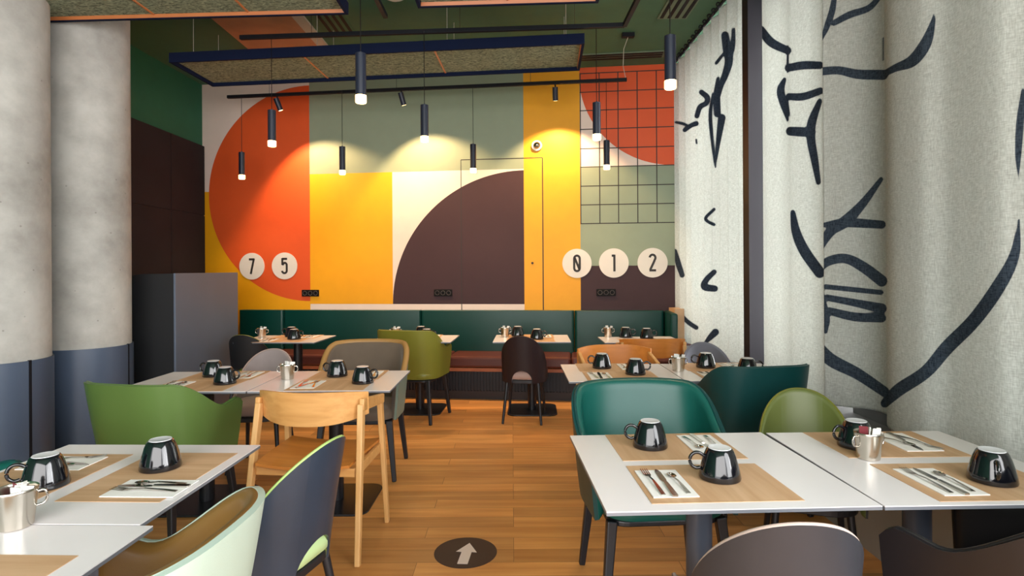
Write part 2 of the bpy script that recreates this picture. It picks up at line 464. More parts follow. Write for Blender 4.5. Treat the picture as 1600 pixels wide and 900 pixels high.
# right side: low parapet, bench, window frames and panes
struct(MB().box(1.745, 2.6, -2.6, 6.44, 0, .51).build('wall_right', 'parapet'))
struct(MB().box(1.735, 2.6, -2.6, 6.40, .511, .535).build('trim_2', 'bench', bevel=.004))
hd = struct(MB().box(2.38, 2.6, -2.6, 6.8, 3.45, ZC).build('trim_3', 'post'))
ys = [-2.5, -1.2, .1, 1.35, 2.6, 3.85, 5.05, 6.3]
for k in range(len(ys) - 1):
    a, b = ys[k], ys[k + 1]; w = MB()
    w.box(2.40, 2.50, a, a + .05, .536, 3.45).box(2.40, 2.50, b - .05, b, .536, 3.45)
    w.box(2.40, 2.50, a + .05, b - .05, .536, .61).box(2.40, 2.50, a + .05, b - .05, 3.38, 3.45)
    wo = struct(w.build('window_%d' % (k + 1), 'post'))
    MB().box(2.445, 2.452, a + .05, b - .05, .61, 3.38).build('pane', 'pane', wo)
# dark steel post standing between the curtains
struct(MB().box(1.80, 1.93, 4.37, 4.48, .536, ZC).build('trim_4', 'post'))
struct(MB().box(1.74, 1.84, 6.16, 6.40, .536, .96).build('trim_5', 'beige_trim'))

struct(MB().box(2.02, 2.38, 2.62, 3.42, .536, ZC).build('light_block_pier', 'bench'))  # added unseen pier, blocks daylight behind the near curtain's left fold

# ------------------------------------------------------------------ ceiling details
sl = MB().box(-2.69, -1.957, 1.0, 6.85, ZC - .02, ZC - .001).box(-1.957, -1.854, 1.0, 6.8, ZC - .02, ZC - .001, 1)
struct(sl.build('trim_6', None, mats=['concrete_warm_lit', 'concrete_pale']))

def vent(name, label, x0, x1, y0, y1, nslot, frame, along='Y'):
    t = thing(name, label, 'ceiling vent', ((x0 + x1) / 2, (y0 + y1) / 2, ZC))
    w, d = (x1 - x0), (y1 - y0)
    MB().box(-w / 2, w / 2, -d / 2, d / 2, -.012, 0).build('frame', frame, t, bevel=.002)
    for k in range(nslot):
        if along == 'Y':
            c = -w / 2 + w * (k + .5) / nslot; q = w / nslot * .22
            MB().box(c - q, c + q, -d / 2 + .03, d / 2 - .03, -.017, -.0121).build('slot', 'track_black', t)
        else:
            c = -d / 2 + d * (k + .5) / nslot; q = d / nslot * .28
            MB().box(-w / 2 + .03, w / 2 - .03, c - q, c + q, -.017, -.0121).build('slot', 'track_black', t)
    return t
vent('ceiling_vent', 'dark slotted ceiling diffuser beside the exposed concrete strip', -1.75, -1.49, 4.5, 5.58, 4, 'ceiling_green')
vent('ceiling_vent', 'pale green slotted ceiling diffuser nearest the curtain track', 1.34, 1.61, 4.43, 5.27, 4, 'vent_grey')
v3 = vent('ceiling_vent', 'long dark linear diffuser running along the top of the back wall', -.6, .6, -.09, .09, 3, 'vent_grey', 'X')
v3.location = (1.05, 6.20, ZC); v3.rotation_euler = (0, 0, math.atan2(WE.y, WE.x))

sd = thing('smoke_detector', 'round white smoke detector on the green ceiling between the acoustic rafts', 'smoke detector', (-.96, 4.76, ZC))
sb_ = MB().lathe([(.105, 0), (.105, -.02), (.085, -.035)], 32).build('base', 'white_plastic', sd, smooth=True)
MB().lathe([(.05, -.035), (.045, -.055), (.02, -.062)], 24).build('sensor', 'white_plastic', sb_, smooth=True)

def raft(label, bl, br, fl, fr, z0, h, divs, trim_sides=(0, 1)):
    """framed felt raft: back-left, back-right, front-left, front-right plan corners"""
    bl, br, fl, fr = [(p[0] * KR, p[1] * KR) for p in (bl, br, fl, fr)]
    c = (Vector(bl) + Vector(br) + Vector(fl) + Vector(fr)) / 4
    t = thing('acoustic_raft', label, 'acoustic panel', (c.x, c.y, z0))
    P = [Vector(p) - c for p in (fl, fr, br, bl)]
    ctr = Vector((0, 0)); fw = .022
    def inset(d):
        out = []
        for i in range(4):
            a, b, e = P[i - 1], P[i], P[(i + 1) % 4]
            d1 = (a - b).normalized(); d2 = (e - b).normalized(); s = abs(d1.x * d2.y - d1.y * d2.x)
            out.append(b + (d1 + d2) * d / s)
        return out
    I = inset(fw); J = inset(fw + .006)
    fr_ = MB()
    for i in range(4):
        a, b, ia, ib = P[i], P[(i + 1) % 4], I[i], I[(i + 1) % 4]
        fr_.hexa([(*a, 0), (*b, 0), (*ib, 0), (*ia, 0)], [(*a, h), (*b, h), (*ib, h), (*ia, h)])
    fr_.build('frame', 'frame_navy', t)
    tr = MB()
    for i in trim_sides:
        a, b, ia, ib = I[i], I[(i + 1) % 4], J[i], J[(i + 1) % 4]
        tr.hexa([(*a, .006), (*b, .006), (*ib, .03), (*ia, .03)], [(*a, .035), (*b, .035), (*ib, .035), (*ia, .035)])
    tr.build('inner_trim', 'felt_trim', t)
    fp_ = MB().add([(*p, .03) for p in J] + [(*p, .06) for p in J], [(3, 2, 1, 0), (4, 5, 6, 7), (0, 1, 5, 4), (1, 2, 6, 5), (2, 3, 7, 6), (3, 0, 4, 7)]).build('felt_panel', 'felt', t)
    for q in divs:
        a = J[0].lerp(J[1], q); b = J[3].lerp(J[2], q)
        MB().beam((*a, .027), (*b, .027), .014, .008, side=(1, 0, 0)).build('divider', 'felt_trim', fp_)
    zt = ZC - z0
    for q, s_ in ((.04, .2), (.04, .8), (.36, .2), (.36, .8), (.68, .2), (.68, .8), (.96, .2), (.96, .8)):
        a = P[0].lerp(P[1], q).lerp(P[3].lerp(P[2], q), s_)
        MB().tube([(*a, h * .5 if False else .06), (*a, zt)], .0022, 6).build('wire', 'wire_pale', t)
    return t
ZR = zr(3.15)
raft('long acoustic felt raft in a navy frame hung in front of the mural wall', (-2.89, 5.58), (.62, 5.19), (-2.92, 4.92), (.585, 4.56), ZR, .085, (.33, .655))
raft('acoustic felt raft at the top left nearest the concrete columns', (-4.2 + .9, 4.12), (-1.13, 4.02), (-3.3, 2.2), (-1.13, 2.1), ZR, .085, (.36, .68), (1, 2))
raft('acoustic felt raft at the top centre, partly cut off by the picture edge', (-.63, 3.93), (.59, 3.87), (-.63, 2.2), (.59, 2.14), ZR, .085, (.5,), (1, 2))

# track rails, cords, spots and pendants
ZT = zr(3.255)
def rail(label, pts, hang):
    pts = [(a * KR, b * KR) for a, b in pts]; hang = [(a * KR, b * KR) for a, b in hang]
    c = Vector(pts[0]); t = thing('track_rail', label, 'light track', (c.x, c.y, ZT))
    for k in range(len(pts) - 1):
        a = Vector((pts[k][0] - c.x, pts[k][1] - c.y, 0)); b = Vector((pts[k + 1][0] - c.x, pts[k + 1][1] - c.y, 0))
        MB().beam(a, b, .034, .034, side=(0, 0, 1)).build('rail', 'track_black', t, bevel=.003)
    for x, y in hang:
        MB().tube([(x - c.x, y - c.y, .017), (x - c.x, y - c.y, ZC - ZT)], .002, 6).build('wire', 'wire', t)
    return t
r1 = rail('long black track rail nearest the mural, carrying the spotlights', [(-3.08, 6.26), (1.16, 5.76)], [(-2.6, 6.2), (-1.2, 6.04), (.2, 5.87)])
r2 = rail('black track rail above the long felt raft, turning towards the viewer', [(-2.19, 4.665), (.885, 4.47), (.93, 1.5)], [(-1.6, 4.63), (-.4, 4.555), (.5, 4.495), (.92, 3.0)])
r3 = rail('short black track rail between the two nearer felt rafts', [(-.93, 4.29), (-.94, 1.6)], [(-.932, 4.1), (-.935, 2.5)])
cb = thing('cable_canopy', 'small black ceiling box feeding a white cable down to the rail', 'cable box', (1.143, 5.61, ZC))
MB().box(-.06, .06, -.03, .03, -.04, 0).build('box', 'track_black', cb, bevel=.003)
MB().tube([(0, 0, -.04), (-.03, .06, -.13), (-.01, .2, -.25), (.04, .33, ZT - ZC + .02)], .003, 6).build('cable', 'wire_pale', cb)

def pendant_proto():
    t = thing('pendant_lamp', '', 'pendant lamp')
    L = .3; R = .032
    lb_ = MB().lathe([(.006, L + .012), (.006, L), (R, L), (R, .045)], 28).build('lamp_body', 'pendant_body', t, smooth=True)
    g = MB().lathe([(R * 1.03, .045), (R * 1.03, .005), (R * .9, 0), (R * .4, 0)], 24)
    g.build('glass_tip', 'glass_lit', lb_, smooth=True)
    return t
P0 = pendant_proto()
def lamp_light(name, loc, energy, size, blend, rot=(0, 0, 0), col=(1, .76, .48), rad=.03):
    l = bpy.data.lights.new(name, 'SPOT'); l.energy = energy; l.spot_size = size; l.spot_blend = blend; l.color = col; l.shadow_soft_size = rad
    o = bpy.data.objects.new(name, l); COL.objects.link(o); o.location = loc; o.rotation_euler = rot; return o
pend = [(378, 6.25, 280, 1, 'small black pendant lamp, leftmost of all, hanging before the orange half circle'),
        (535, 6.0, 273, 1, 'small black pendant lamp hanging over the seam of sage green and yellow'),
        (739.5, 5.92, 270, 1, 'small black pendant lamp hanging in front of the hidden door edge'),
        (948, 5.78, 265, 1, 'small black pendant lamp hanging lowest before the grid lines on the wall'),
        (425, 4.64, 229, 2, 'black pendant lamp in front of the upper part of the orange half circle'),
        (663.5, 4.55, 222, 2, 'black pendant lamp hanging centrally before the sage green wall band'),
        (932.5, 4.48, 219, 2, 'black pendant lamp beside the yellow column, above the white curved area'),
        (564, 3.40, 161, 0, 'large looking black pendant lamp hanging in front of the long felt raft'),
        (1047.5, 3.18, 139, 0, 'large looking black pendant lamp hanging nearest the printed curtain')]
for k, (px, Y, py, src, lab) in enumerate(pend):
    p = at_y(px, py, Y * KR)
    t = P0 if k == 0 else dup(P0, p)
    t.location = p; t['label'] = lab; t['group'] = 'black cylinder pendant lamps'
    top = (ZT - .017 if src else ZC) - p.z
    MB().tube([(0, 0, .31), (0, 0, top)], .0028, 6).build('cord', 'wire', t)
    lamp_light('pendant_light', (p.x, p.y, p.z - .01), 14, math.radians(110), .6)

def spot(px, py, Y, aim, label):
    b = at_y(px, py, Y * KR); b.z = ZT - .017
    t = thing('track_spotlight', label, 'spotlight', b, 0, 'black track spotlights')
    MB().lathe([(.008, 0), (.008, -.05)], 12).build('stem', 'track_black', t)
    piv = Vector((0, 0, -.06)); d = (aim - (b + piv)).normalized()
    body = MB(); body.tube([piv - d * .035, piv + d * .10], .029, 22)
    lb_ = body.build('lamp_body', 'pendant_body', t, smooth=True)
    MB().tube([piv + d * .1005, piv + d * .102], .022, 22).build('lens', 'glass_lit', lb_)
    pos = b + piv + d * .11
    q = d.to_track_quat('-Z', 'Y').to_euler()
    lamp_light('spot_beam', pos, 125, math.radians(104), .4, q, (1, .64, .34), .02)
def wall3(px, py): 
    u, z = uz(px, py); return wpt(u, z)
spot(433, 146, 6.18, wall3(540, 430), 'black track spotlight tilted right, in front of the orange circle top')
spot(627, 139, 6.0, wall3(692, 380), 'black track spotlight tilted right, on the sage green stretch of rail')
spot(867.5, 130, 5.86, wall3(872, 350), 'black track spotlight pointing down in front of the yellow column')

# ------------------------------------------------------------------ wall discs, sockets, sensor
def stroke_poly(mb, pts, w, y0, y1):
    """flat ribbon along (x,z) points with half-width w, thickness y0..y1 (room side)"""
    pts = [Vector((p[0], p[1])) for p in pts]; n = len(pts)
    closed = (pts[0] - pts[-1]).length < 1e-6
    Ls, Rs = [], []
    for i, p in enumerate(pts):
        a = pts[i - 1] if i > 0 else (pts[-2] if closed else p)
        b = pts[i + 1] if i < n - 1 else (pts[1] if closed else p)
        t = (b - a).normalized(); nn = Vector((-t.y, t.x))
        Ls.append(p + nn * w); Rs.append(p - nn * w)
    for i in range(n - 1):
        q = [Rs[i], Rs[i + 1], Ls[i + 1], Ls[i]]
        mb.hexa([(a.x, y0, a.y) for a in q], [(a.x, y1, a.y) for a in q])
def arcp(cx, cz_, rx, rz_, a0, a1, n=10):
    return [(cx + rx * math.cos(math.radians(a0 + (a1 - a0) * k / n)), cz_ + rz_ * math.sin(math.radians(a0 + (a1 - a0) * k / n))) for k in range(n + 1)]
h = .105; q = .033
NUM = {'7': [[(-q, h - .012), (q, h - .012)], [(q - .006, h - .004), (-.012, -h)]],
       '5': [[(q, h - .01), (-q + .006, h - .01)], [(-q + .008, h), (-q + .008, .012)], [(-q + .008, .012), (-.01, .032)] + arcp(0, .012, .028, .03, 90, 0, 6) + [(.028, -.06)] + arcp(0, -.065, .028, .032, 0, -180, 10)],
       '0': [arcp(0, .06, .03, .038, 0, 180) + arcp(0, -.06, .03, .038, 180, 360) + [(.03, .06)], [(-.026, .075), (.026, -.075)]],
       '1': [[(.006, h), (.006, -h)], [(-.022, h - .012), (.006, h - .012)]],
       '2': [arcp(0, .062, .03, .038, 175, -15, 10) + [(.01, .0), (-.026, -.09)], [(-.034, -h + .01), (.036, -h + .01)]]}
discs = [('7', 394, 416, 'white wall disc with the number 7, on the orange circle'),
         ('5', 445, 415.5, 'white wall disc with the number 5, beside the 7 on orange'),
         ('0', 901.5, 411.5, 'white wall disc with a slashed 0, straddling the yellow column edge'),
         ('1', 959, 411, 'white wall disc with the number 1, between the 0 and the 2'),
         ('2', 1019.5, 410.5, 'white wall disc with the number 2, nearest the curtain')]
for ch, px, py, lab in discs:
    u, z = uz(px, py); t = thing('number_disc', lab, 'wall number')
    wall_frame(t, u, z, .0022)
    rr = .162 if px < 600 else .166
    m_ = MB(); m_.tube([(0, .0, 0), (0, .006, 0)], rr, 64); m_.build('disc', 'disc_white', t)
    nb = MB()
    for st in NUM[ch]: stroke_poly(nb, [(a * 1.05, b * .9) for a, b in st], .0125, .0061, .0085)
    nb.build('numeral', 'ink', t)
for px, py, lab in ((485.5, 458, 'black triple wall socket on the border of orange and yellow'), (692.5, 457.5, 'black triple wall socket on the dark plum quarter circle'), (947, 457, 'black triple wall socket below the white disc with the 1')):
    u, z = uz(px, py); t = thing('wall_socket', lab, 'socket'); wall_frame(t, u, z, .0012)
    MB().box(-.108, .108, 0, .012, -.04, .04).build('plate', 'socket', t, bevel=.003)
    for k in (-1, 0, 1):
        ring = MB(); ring.tube([(k * .068 + .0 + .024 * math.cos(a), .0145, .024 * math.sin(a)) for a in [2 * PI * j / 20 for j in range(20)]], .0028, 6, closed=True)
        ring.build('outlet', 'socket_ring', t)
u, z = uz(839, 228); t = thing('wall_sensor', 'round silver dome sensor on the yellow column', 'sensor'); wall_frame(t, u, z, .0012)
m_ = MB(); m_.tube([(0, 0, 0), (0, .03, 0)], [.062, .058], 32); m_.build('base', 'white_plastic', t, smooth=True)
m_ = MB(); m_.tube([(0, .03, 0), (0, .05, 0), (0, .066, 0), (0, .072, 0)], [.042, .036, .02, .004], 28); m_.build('dome', 'steel', t, smooth=True)

# ------------------------------------------------------------------ columns and service cabinet
def column(cx, cy, r, zc, seam_deg, label):
    t = thing('concrete_column', label, 'column', (cx, cy, 0))
    MB().lathe([(r, zc), (r, ZC)], 96).build('shaft', 'concrete', t, smooth=True)
    a0 = math.radians(seam_deg); g = math.radians(1.6)
    n = 90; pts = []
    for k in range(n + 1):
        a = a0 + g + (2 * PI - 2 * g) * k / n; pts.append(((r + .012) * math.cos(a), (r + .012) * math.sin(a)))
    for k in range(n, -1, -1):
        a = a0 + g + (2 * PI - 2 * g) * k / n; pts.append(((r + .002) * math.cos(a), (r + .002) * math.sin(a)))
    v = [(x, y, 0) for x, y in pts] + [(x, y, zc) for x, y in pts]; m2 = n + 1; N2 = len(pts); f = []
    for k in range(n):
        o_, i_ = k, N2 - 1 - k
        f += [(o_, o_ + 1, o_ + 1 + N2, o_ + N2), (i_, i_ - 1, i_ - 1 + N2, i_ + N2), (o_ + N2, o_ + 1 + N2, i_ - 1 + N2, i_ + N2), (o_, i_, i_ - 1, o_ + 1)]
    f += [(0, N2, 2 * N2 - 1, N2 - 1), (n, n + 1, n + 1 + N2, n + N2)]
    mesh('cladding', v, f, 'cladding', t, smooth=True)
    MB().box(-.006, .006, -.009, .009, 0, zc + .004).build('seam_strip', 'track_black', t).matrix_local = Matrix.Translation(((r + .008) * math.cos(a0), (r + .008) * math.sin(a0), 0)) @ Matrix.Rotation(a0, 4, 'Z')
    return t
column(-3.49, 3.873, .309, .813, -14, 'leftmost round concrete column with blue grey metal cladding at its foot')
column(-3.40, 4.589, .309, .813, 6, 'second round concrete column, right of the one cut by the picture edge')

bxx, by1, by2, bz = -2.905, 4.944, 6.06, 1.375
cab = thing('service_cabinet', 'tall dark service cabinet with grey side at the left end of the banquette', 'cabinet', (bxx, by1, 0))
fp = [(-.001, 0, 0), (-.001, 0, bz)] 
prof = [(0, 0), (0, bz), (-.20, bz)] + [(-.20 - .30 * math.sin(math.radians(a)), bz - .07 * (1 - math.cos(math.radians(a)))) for a in range(10, 91, 10)] + [(-.50, 0)]
n = len(prof); v = [(x, 0, z) for x, z in prof] + [(x, by2 - by1, z) for x, z in prof]
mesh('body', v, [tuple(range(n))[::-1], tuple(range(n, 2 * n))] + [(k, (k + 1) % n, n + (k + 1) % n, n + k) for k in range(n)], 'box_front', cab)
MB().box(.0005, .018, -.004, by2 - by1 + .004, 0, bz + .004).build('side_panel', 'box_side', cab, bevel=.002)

# ------------------------------------------------------------------ banquette
ang = math.atan2(WE.y, WE.x)
bu0 = .50; bu1 = uz(1049, 500)[0] - .03
bq = thing('banquette', 'long dark green banquette with brown leather seat along the mural wall', 'banquette')
bq.matrix_world = Matrix(((WE.x, WN.x, 0, WL.x), (WE.y, WN.y, 0, WL.y), (0, 0, 1, 0), (0, 0, 0, 1)))
seams = [bu0, uz(449, 484)[0], uz(661, 484)[0], uz(897.5, 484)[0], bu1 - .06]
for a, b in zip(seams[:-1], seams[1:]):
    MB().prism(rrect(b - a - .006, .10, .03, 4, ((a + b) / 2, .052)), .40, .925).build('back_cushion', 'banquette_teal', bq, smooth=True, bevel=.006)
MB().box(bu1 - .055, bu1 + .02, .0, .50, .34, .925).build('end_panel', 'banquette_teal', bq, bevel=.02)
cs = [bu0, uz(716, 560)[0], uz(893, 560)[0], bu1 - .06]
for a, b in zip(cs[:-1], cs[1:]):
    MB().box(a + .003, b - .003, .105, .56, .345, .465).build('seat_cushion', 'bench_leather', bq, bevel=.025)
MB().box(bu0, bu1, .02, .55, .305, .342).build('wood_rail', 'wood_strip', bq, bevel=.003)
rb = MB().box(bu0, bu1, .02, .485, .09, .304)
k = bu0
while k < bu1 - .02:
    rb.box(k, k + .016, .485, .502, .09, .304); k += .034
rb.build('ribbed_base', 'rib_black', bq)
MB().box(bu0, bu1, .02, .495, .0, .088).build('kickboard', 'kick', bq)

# ------------------------------------------------------------------ floor decal
fd = thing('floor_sticker', 'round dark floor sticker with a pale arrow pointing ahead', 'floor sticker', at_z(727.5, 863, 0.0), math.radians(-3))
MB().lathe([(.155, 0), (.155, .0015)], 64).build('disc', 'decal', fd)
aw = [(-.024, -.105), (.026, -.105), (.026, .0), (.052, -.002), (.0, .085), (-.052, .002), (-.024, .0)]
ar = MB().prism([(x + .004 + .05 * (y + .0), y * 1.1) for x, y in aw], .0016, .0024); ar.build('arrow', 'decal_arrow', fd)

# ------------------------------------------------------------------ curtains
def catmull(pts, n):
    P = [Vector(p) for p in pts]; P = [P[0] * 2 - P[1]] + P + [P[-1] * 2 - P[-2]]; out = []
    for i in range(1, len(P) - 2):
        for k in range(n):
            t = k / n; a, b, c, d = P[i - 1], P[i], P[i + 1], P[i + 2]
            out.append(.5 * ((2 * b) + (c - a) * t + (2 * a - 5 * b + 4 * c - d) * t * t + (3 * b - a - 3 * c + d) * t ** 3))
    out.append(P[-2]); return out
def sdf(px, py, strokes):
    best = 99.
    for st in strokes:
        for i in range(len(st) - 1):
            ax, ay, aw_ = st[i]; bx, by, bw = st[i + 1]
            if min(ax, bx) - 40 > px or max(ax, bx) + 40 < px or min(ay, by) - 40 > py or max(ay, by) + 40 < py: continue
            dx, dy = bx - ax, by - ay; L2 = dx * dx + dy * dy or 1
            t = max(0, min(1, ((px - ax) * dx + (py - ay) * dy) / L2))
            d = math.hypot(px - ax - t * dx, py - ay - t * dy) - (aw_ + (bw - aw_) * t) / 2
            if d < best: best = d
    return best
def smooth_stroke(st):
    if len(st) < 3: return st
    c = catmull([Vector(p) for p in st], 5); return [(p.x, p.y, max(p.z, 1)) for p in c]
def curtain(label, plan, z0, z1, strokes, nz, hem=None):
    plan = [p * 1.06 for p in plan]
    strokes = [smooth_stroke(s) for s in strokes]
    v, f, ink = [], [], []; nu = len(plan)
    for j in range(nz + 1):
        z = z0 + (z1 - z0) * j / nz
        for i, p in enumerate(plan):
            x, y = p.x, p.y
            v.append((x, y, z))
            q_ = proj((x, y, z)) if y > .5 else (9999, 9999)
            ink.append(sdf(q_[0], q_[1], strokes))
    for j in range(nz):
        for i in range(nu - 1):
            a = j * nu + i; f.append((a, a + 1, a + nu + 1, a + nu))
    me = bpy.data.meshes.new('curtain'); me.from_pydata(v, [], f); me.materials.append(M['curtain'])
    at = me.attributes.new('ink', 'FLOAT', 'POINT'); at.data.foreach_set('value', ink)
    for p in me.polygons: p.use_smooth = True
    o = bpy.data.objects.new('curtain', me); COL.objects.link(o); tag(o, label, 'curtain')
    so = o.modifiers.new('thick', 'SOLIDIFY'); so.thickness = .0015; so.offset = 0
    return o
def pleat(y0, y1, x, amp, wl, n, ph=0., drift=0.):
    out = []
    for k in range(n + 1):
        t = k / n; y = y0 + (y1 - y0) * t
        s_ = math.sin(2 * PI * (y - y0) / wl + ph) + .35 * math.sin(2 * PI * (y - y0) / (wl * 2.3) + 1)
        out.append(Vector((x + drift * t + amp * s_, y + amp * .5 * math.sin(4 * PI * (y - y0) / wl), 0)))
    return out
A = [[(1056, 191, 4), (1066, 193, 5), (1074, 196, 4)], [(1070, 203, 7), (1080, 196, 7), (1088, 193, 8)], [(1089, 181, 8), (1094, 167, 8), (1104, 161, 8), (1105, 152, 9), (1096, 144, 8)],
     [(1088, 218, 3), (1088.5, 224, 3)], [(1133, 55, 12), (1136, 75, 14), (1139, 95, 13), (1134, 115, 11), (1127, 132, 9), (1123, 150, 6)],
     [(1146, 46, 6), (1146, 70, 6), (1144, 92, 2)], [(1119, 99, 5), (1126, 90, 5), (1131, 84, 4)], [(1122, 122, 5), (1120, 150, 11), (1121, 178, 11)],
     [(1128, 184, 12), (1124, 210, 9), (1120, 240, 5), (1118, 262, 2)], [(1114, 146, 3), (1110, 180, 6), (1113, 220, 5), (1117, 260, 2)],
     [(1116, 327, 5), (1103, 340, 5), (1106, 346, 5), (1116, 351, 5)], [(1116, 425, 8), (1104, 437, 9), (1101, 448, 11), (1117, 451, 10)],
     [(1066, 494, 6), (1076, 504, 7), (1088, 512, 7)], [(1101, 537, 4), (1110, 527, 9), (1118, 519, 11)], [(1055, 392, 6), (1060, 412, 9), (1066, 430, 8)]]
Bs = [[(1189, 46, 12), (1205, 66, 14), (1231, 79, 12)], [(1231, 72, 3), (1231, 112, 4)], [(1232, 106, 12), (1256, 102, 13), (1281, 102, 12)], [(1233, 151, 11), (1255, 151, 12), (1282, 142, 11)],
      [(1226, 124, 6), (1220, 140, 12), (1223, 158, 12), (1231, 188, 4)], [(1229, 150, 4), (1233, 180, 4)], [(1235, 205, 14), (1252, 206, 15), (1268, 207, 14)], [(1281, 158, 8), (1269, 190, 14), (1267, 215, 14), (1273, 250, 12), (1279, 285, 8)],
      [(1239, 332, 8), (1244, 362, 14), (1257, 392, 17), (1281, 426, 17)]]
Cs = [[(1304, -4, 8), (1300, 18, 10), (1292, 42, 9), (1283, 64, 3)], [(1374, -4, 8), (1357, 13, 10), (1328, 23, 11), (1303, 36, 9)], [(1279, 112, 13), (1310, 110, 13), (1340, 116, 15), (1380, 117, 16)],
      [(1380, 116, 9), (1400, 106, 12), (1426, 95, 18), (1446, 69, 18), (1457, 38, 9), (1461, 17, 1)], [(1380, 58, 3), (1380, 95, 3)],
      [(1600, 140, 8), (1594, 190, 12), (1591, 240, 10), (1590, 282, 2)],
      [(1377, 280, 7), (1349, 317, 13), (1322, 345, 18), (1298, 361, 16), (1279, 392, 9)], [(1278, 353, 5), (1321, 348, 14), (1378, 351, 13)],
      [(1278, 424, 10), (1293, 409, 14), (1321, 404, 15), (1350, 418, 17), (1378, 439, 18)], [(1279, 427, 10), (1282, 464, 14), (1289, 496, 16), (1290, 518, 7)],
      [(1290, 448, 8), (1377, 457, 8)], [(1292, 465, 10), (1335, 473, 12), (1378, 482, 16)], [(1296, 486, 12), (1335, 495, 14), (1378, 497, 14)],
      [(1274, 536, 16), (1298, 562, 20), (1340, 584, 18), (1382, 612, 16)],
      [(1383, 630, 14), (1405, 609, 20), (1447, 581, 20), (1480, 543, 22), (1522, 501, 22), (1559, 450, 22), (1585, 399, 16), (1592, 343, 3)]]
ZB = .61
curtain('pleated pale linen curtain with a figure drawing, left of the dark post', pleat(6.12, 4.26, 1.735, .018, .19, 150), ZB, 3.66, A, 200)
curtain('pale linen curtain with thick branch lines between the dark post and grey fold', pleat(4.02, 3.15, 1.74, .014, .36, 70, 1.0), ZB, 3.66, Bs, 200)
cpl = catmull([(1.70, 3.14), (1.735, 3.09), (1.79, 3.05), (1.85, 3.02), (1.885, 2.95), (1.87, 2.84), (1.80, 2.76), (1.755, 2.70), (1.715, 2.60), (1.70, 2.48), (1.70, 2.38), (1.735, 2.30), (1.725, 2.20), (1.70, 2.08), (1.70, 1.99), (1.75, 1.93), (1.73, 1.83), (1.70, 1.72), (1.73, 1.6), (1.70, 1.45), (1.74, 1.3), (1.70, 1.1), (1.74, .9)], 8)
curtain('large grey linen curtain with bold dark loops, nearest the front tables', cpl, ZB, 3.66, Cs, 230)
cr = thing('curtain_track', 'black curtain track with small hooks along the top of the curtains', 'curtain rail', (1.82, 3.5, ZC - .018))
MB().box(-.012, .012, -2.6, 2.9, .001, .017).build('rail', 'track_black', cr)
hk = MB()
for k in range(46):
    y = 2.8 - k * .115; hk.tube([(-.045 + .016 * math.cos(a), y, -.02 + .016 * math.sin(a)) for a in [2 * PI * j / 10 for j in range(10)]], .006, 6, closed=True)
ho = hk.build('hook_row', 'track_black', cr); ho['kind'] = 'stuff'

# ------------------------------------------------------------------ chairs
def ease(x): x = max(0, min(1, x)); return x * x * (3 - 2 * x)

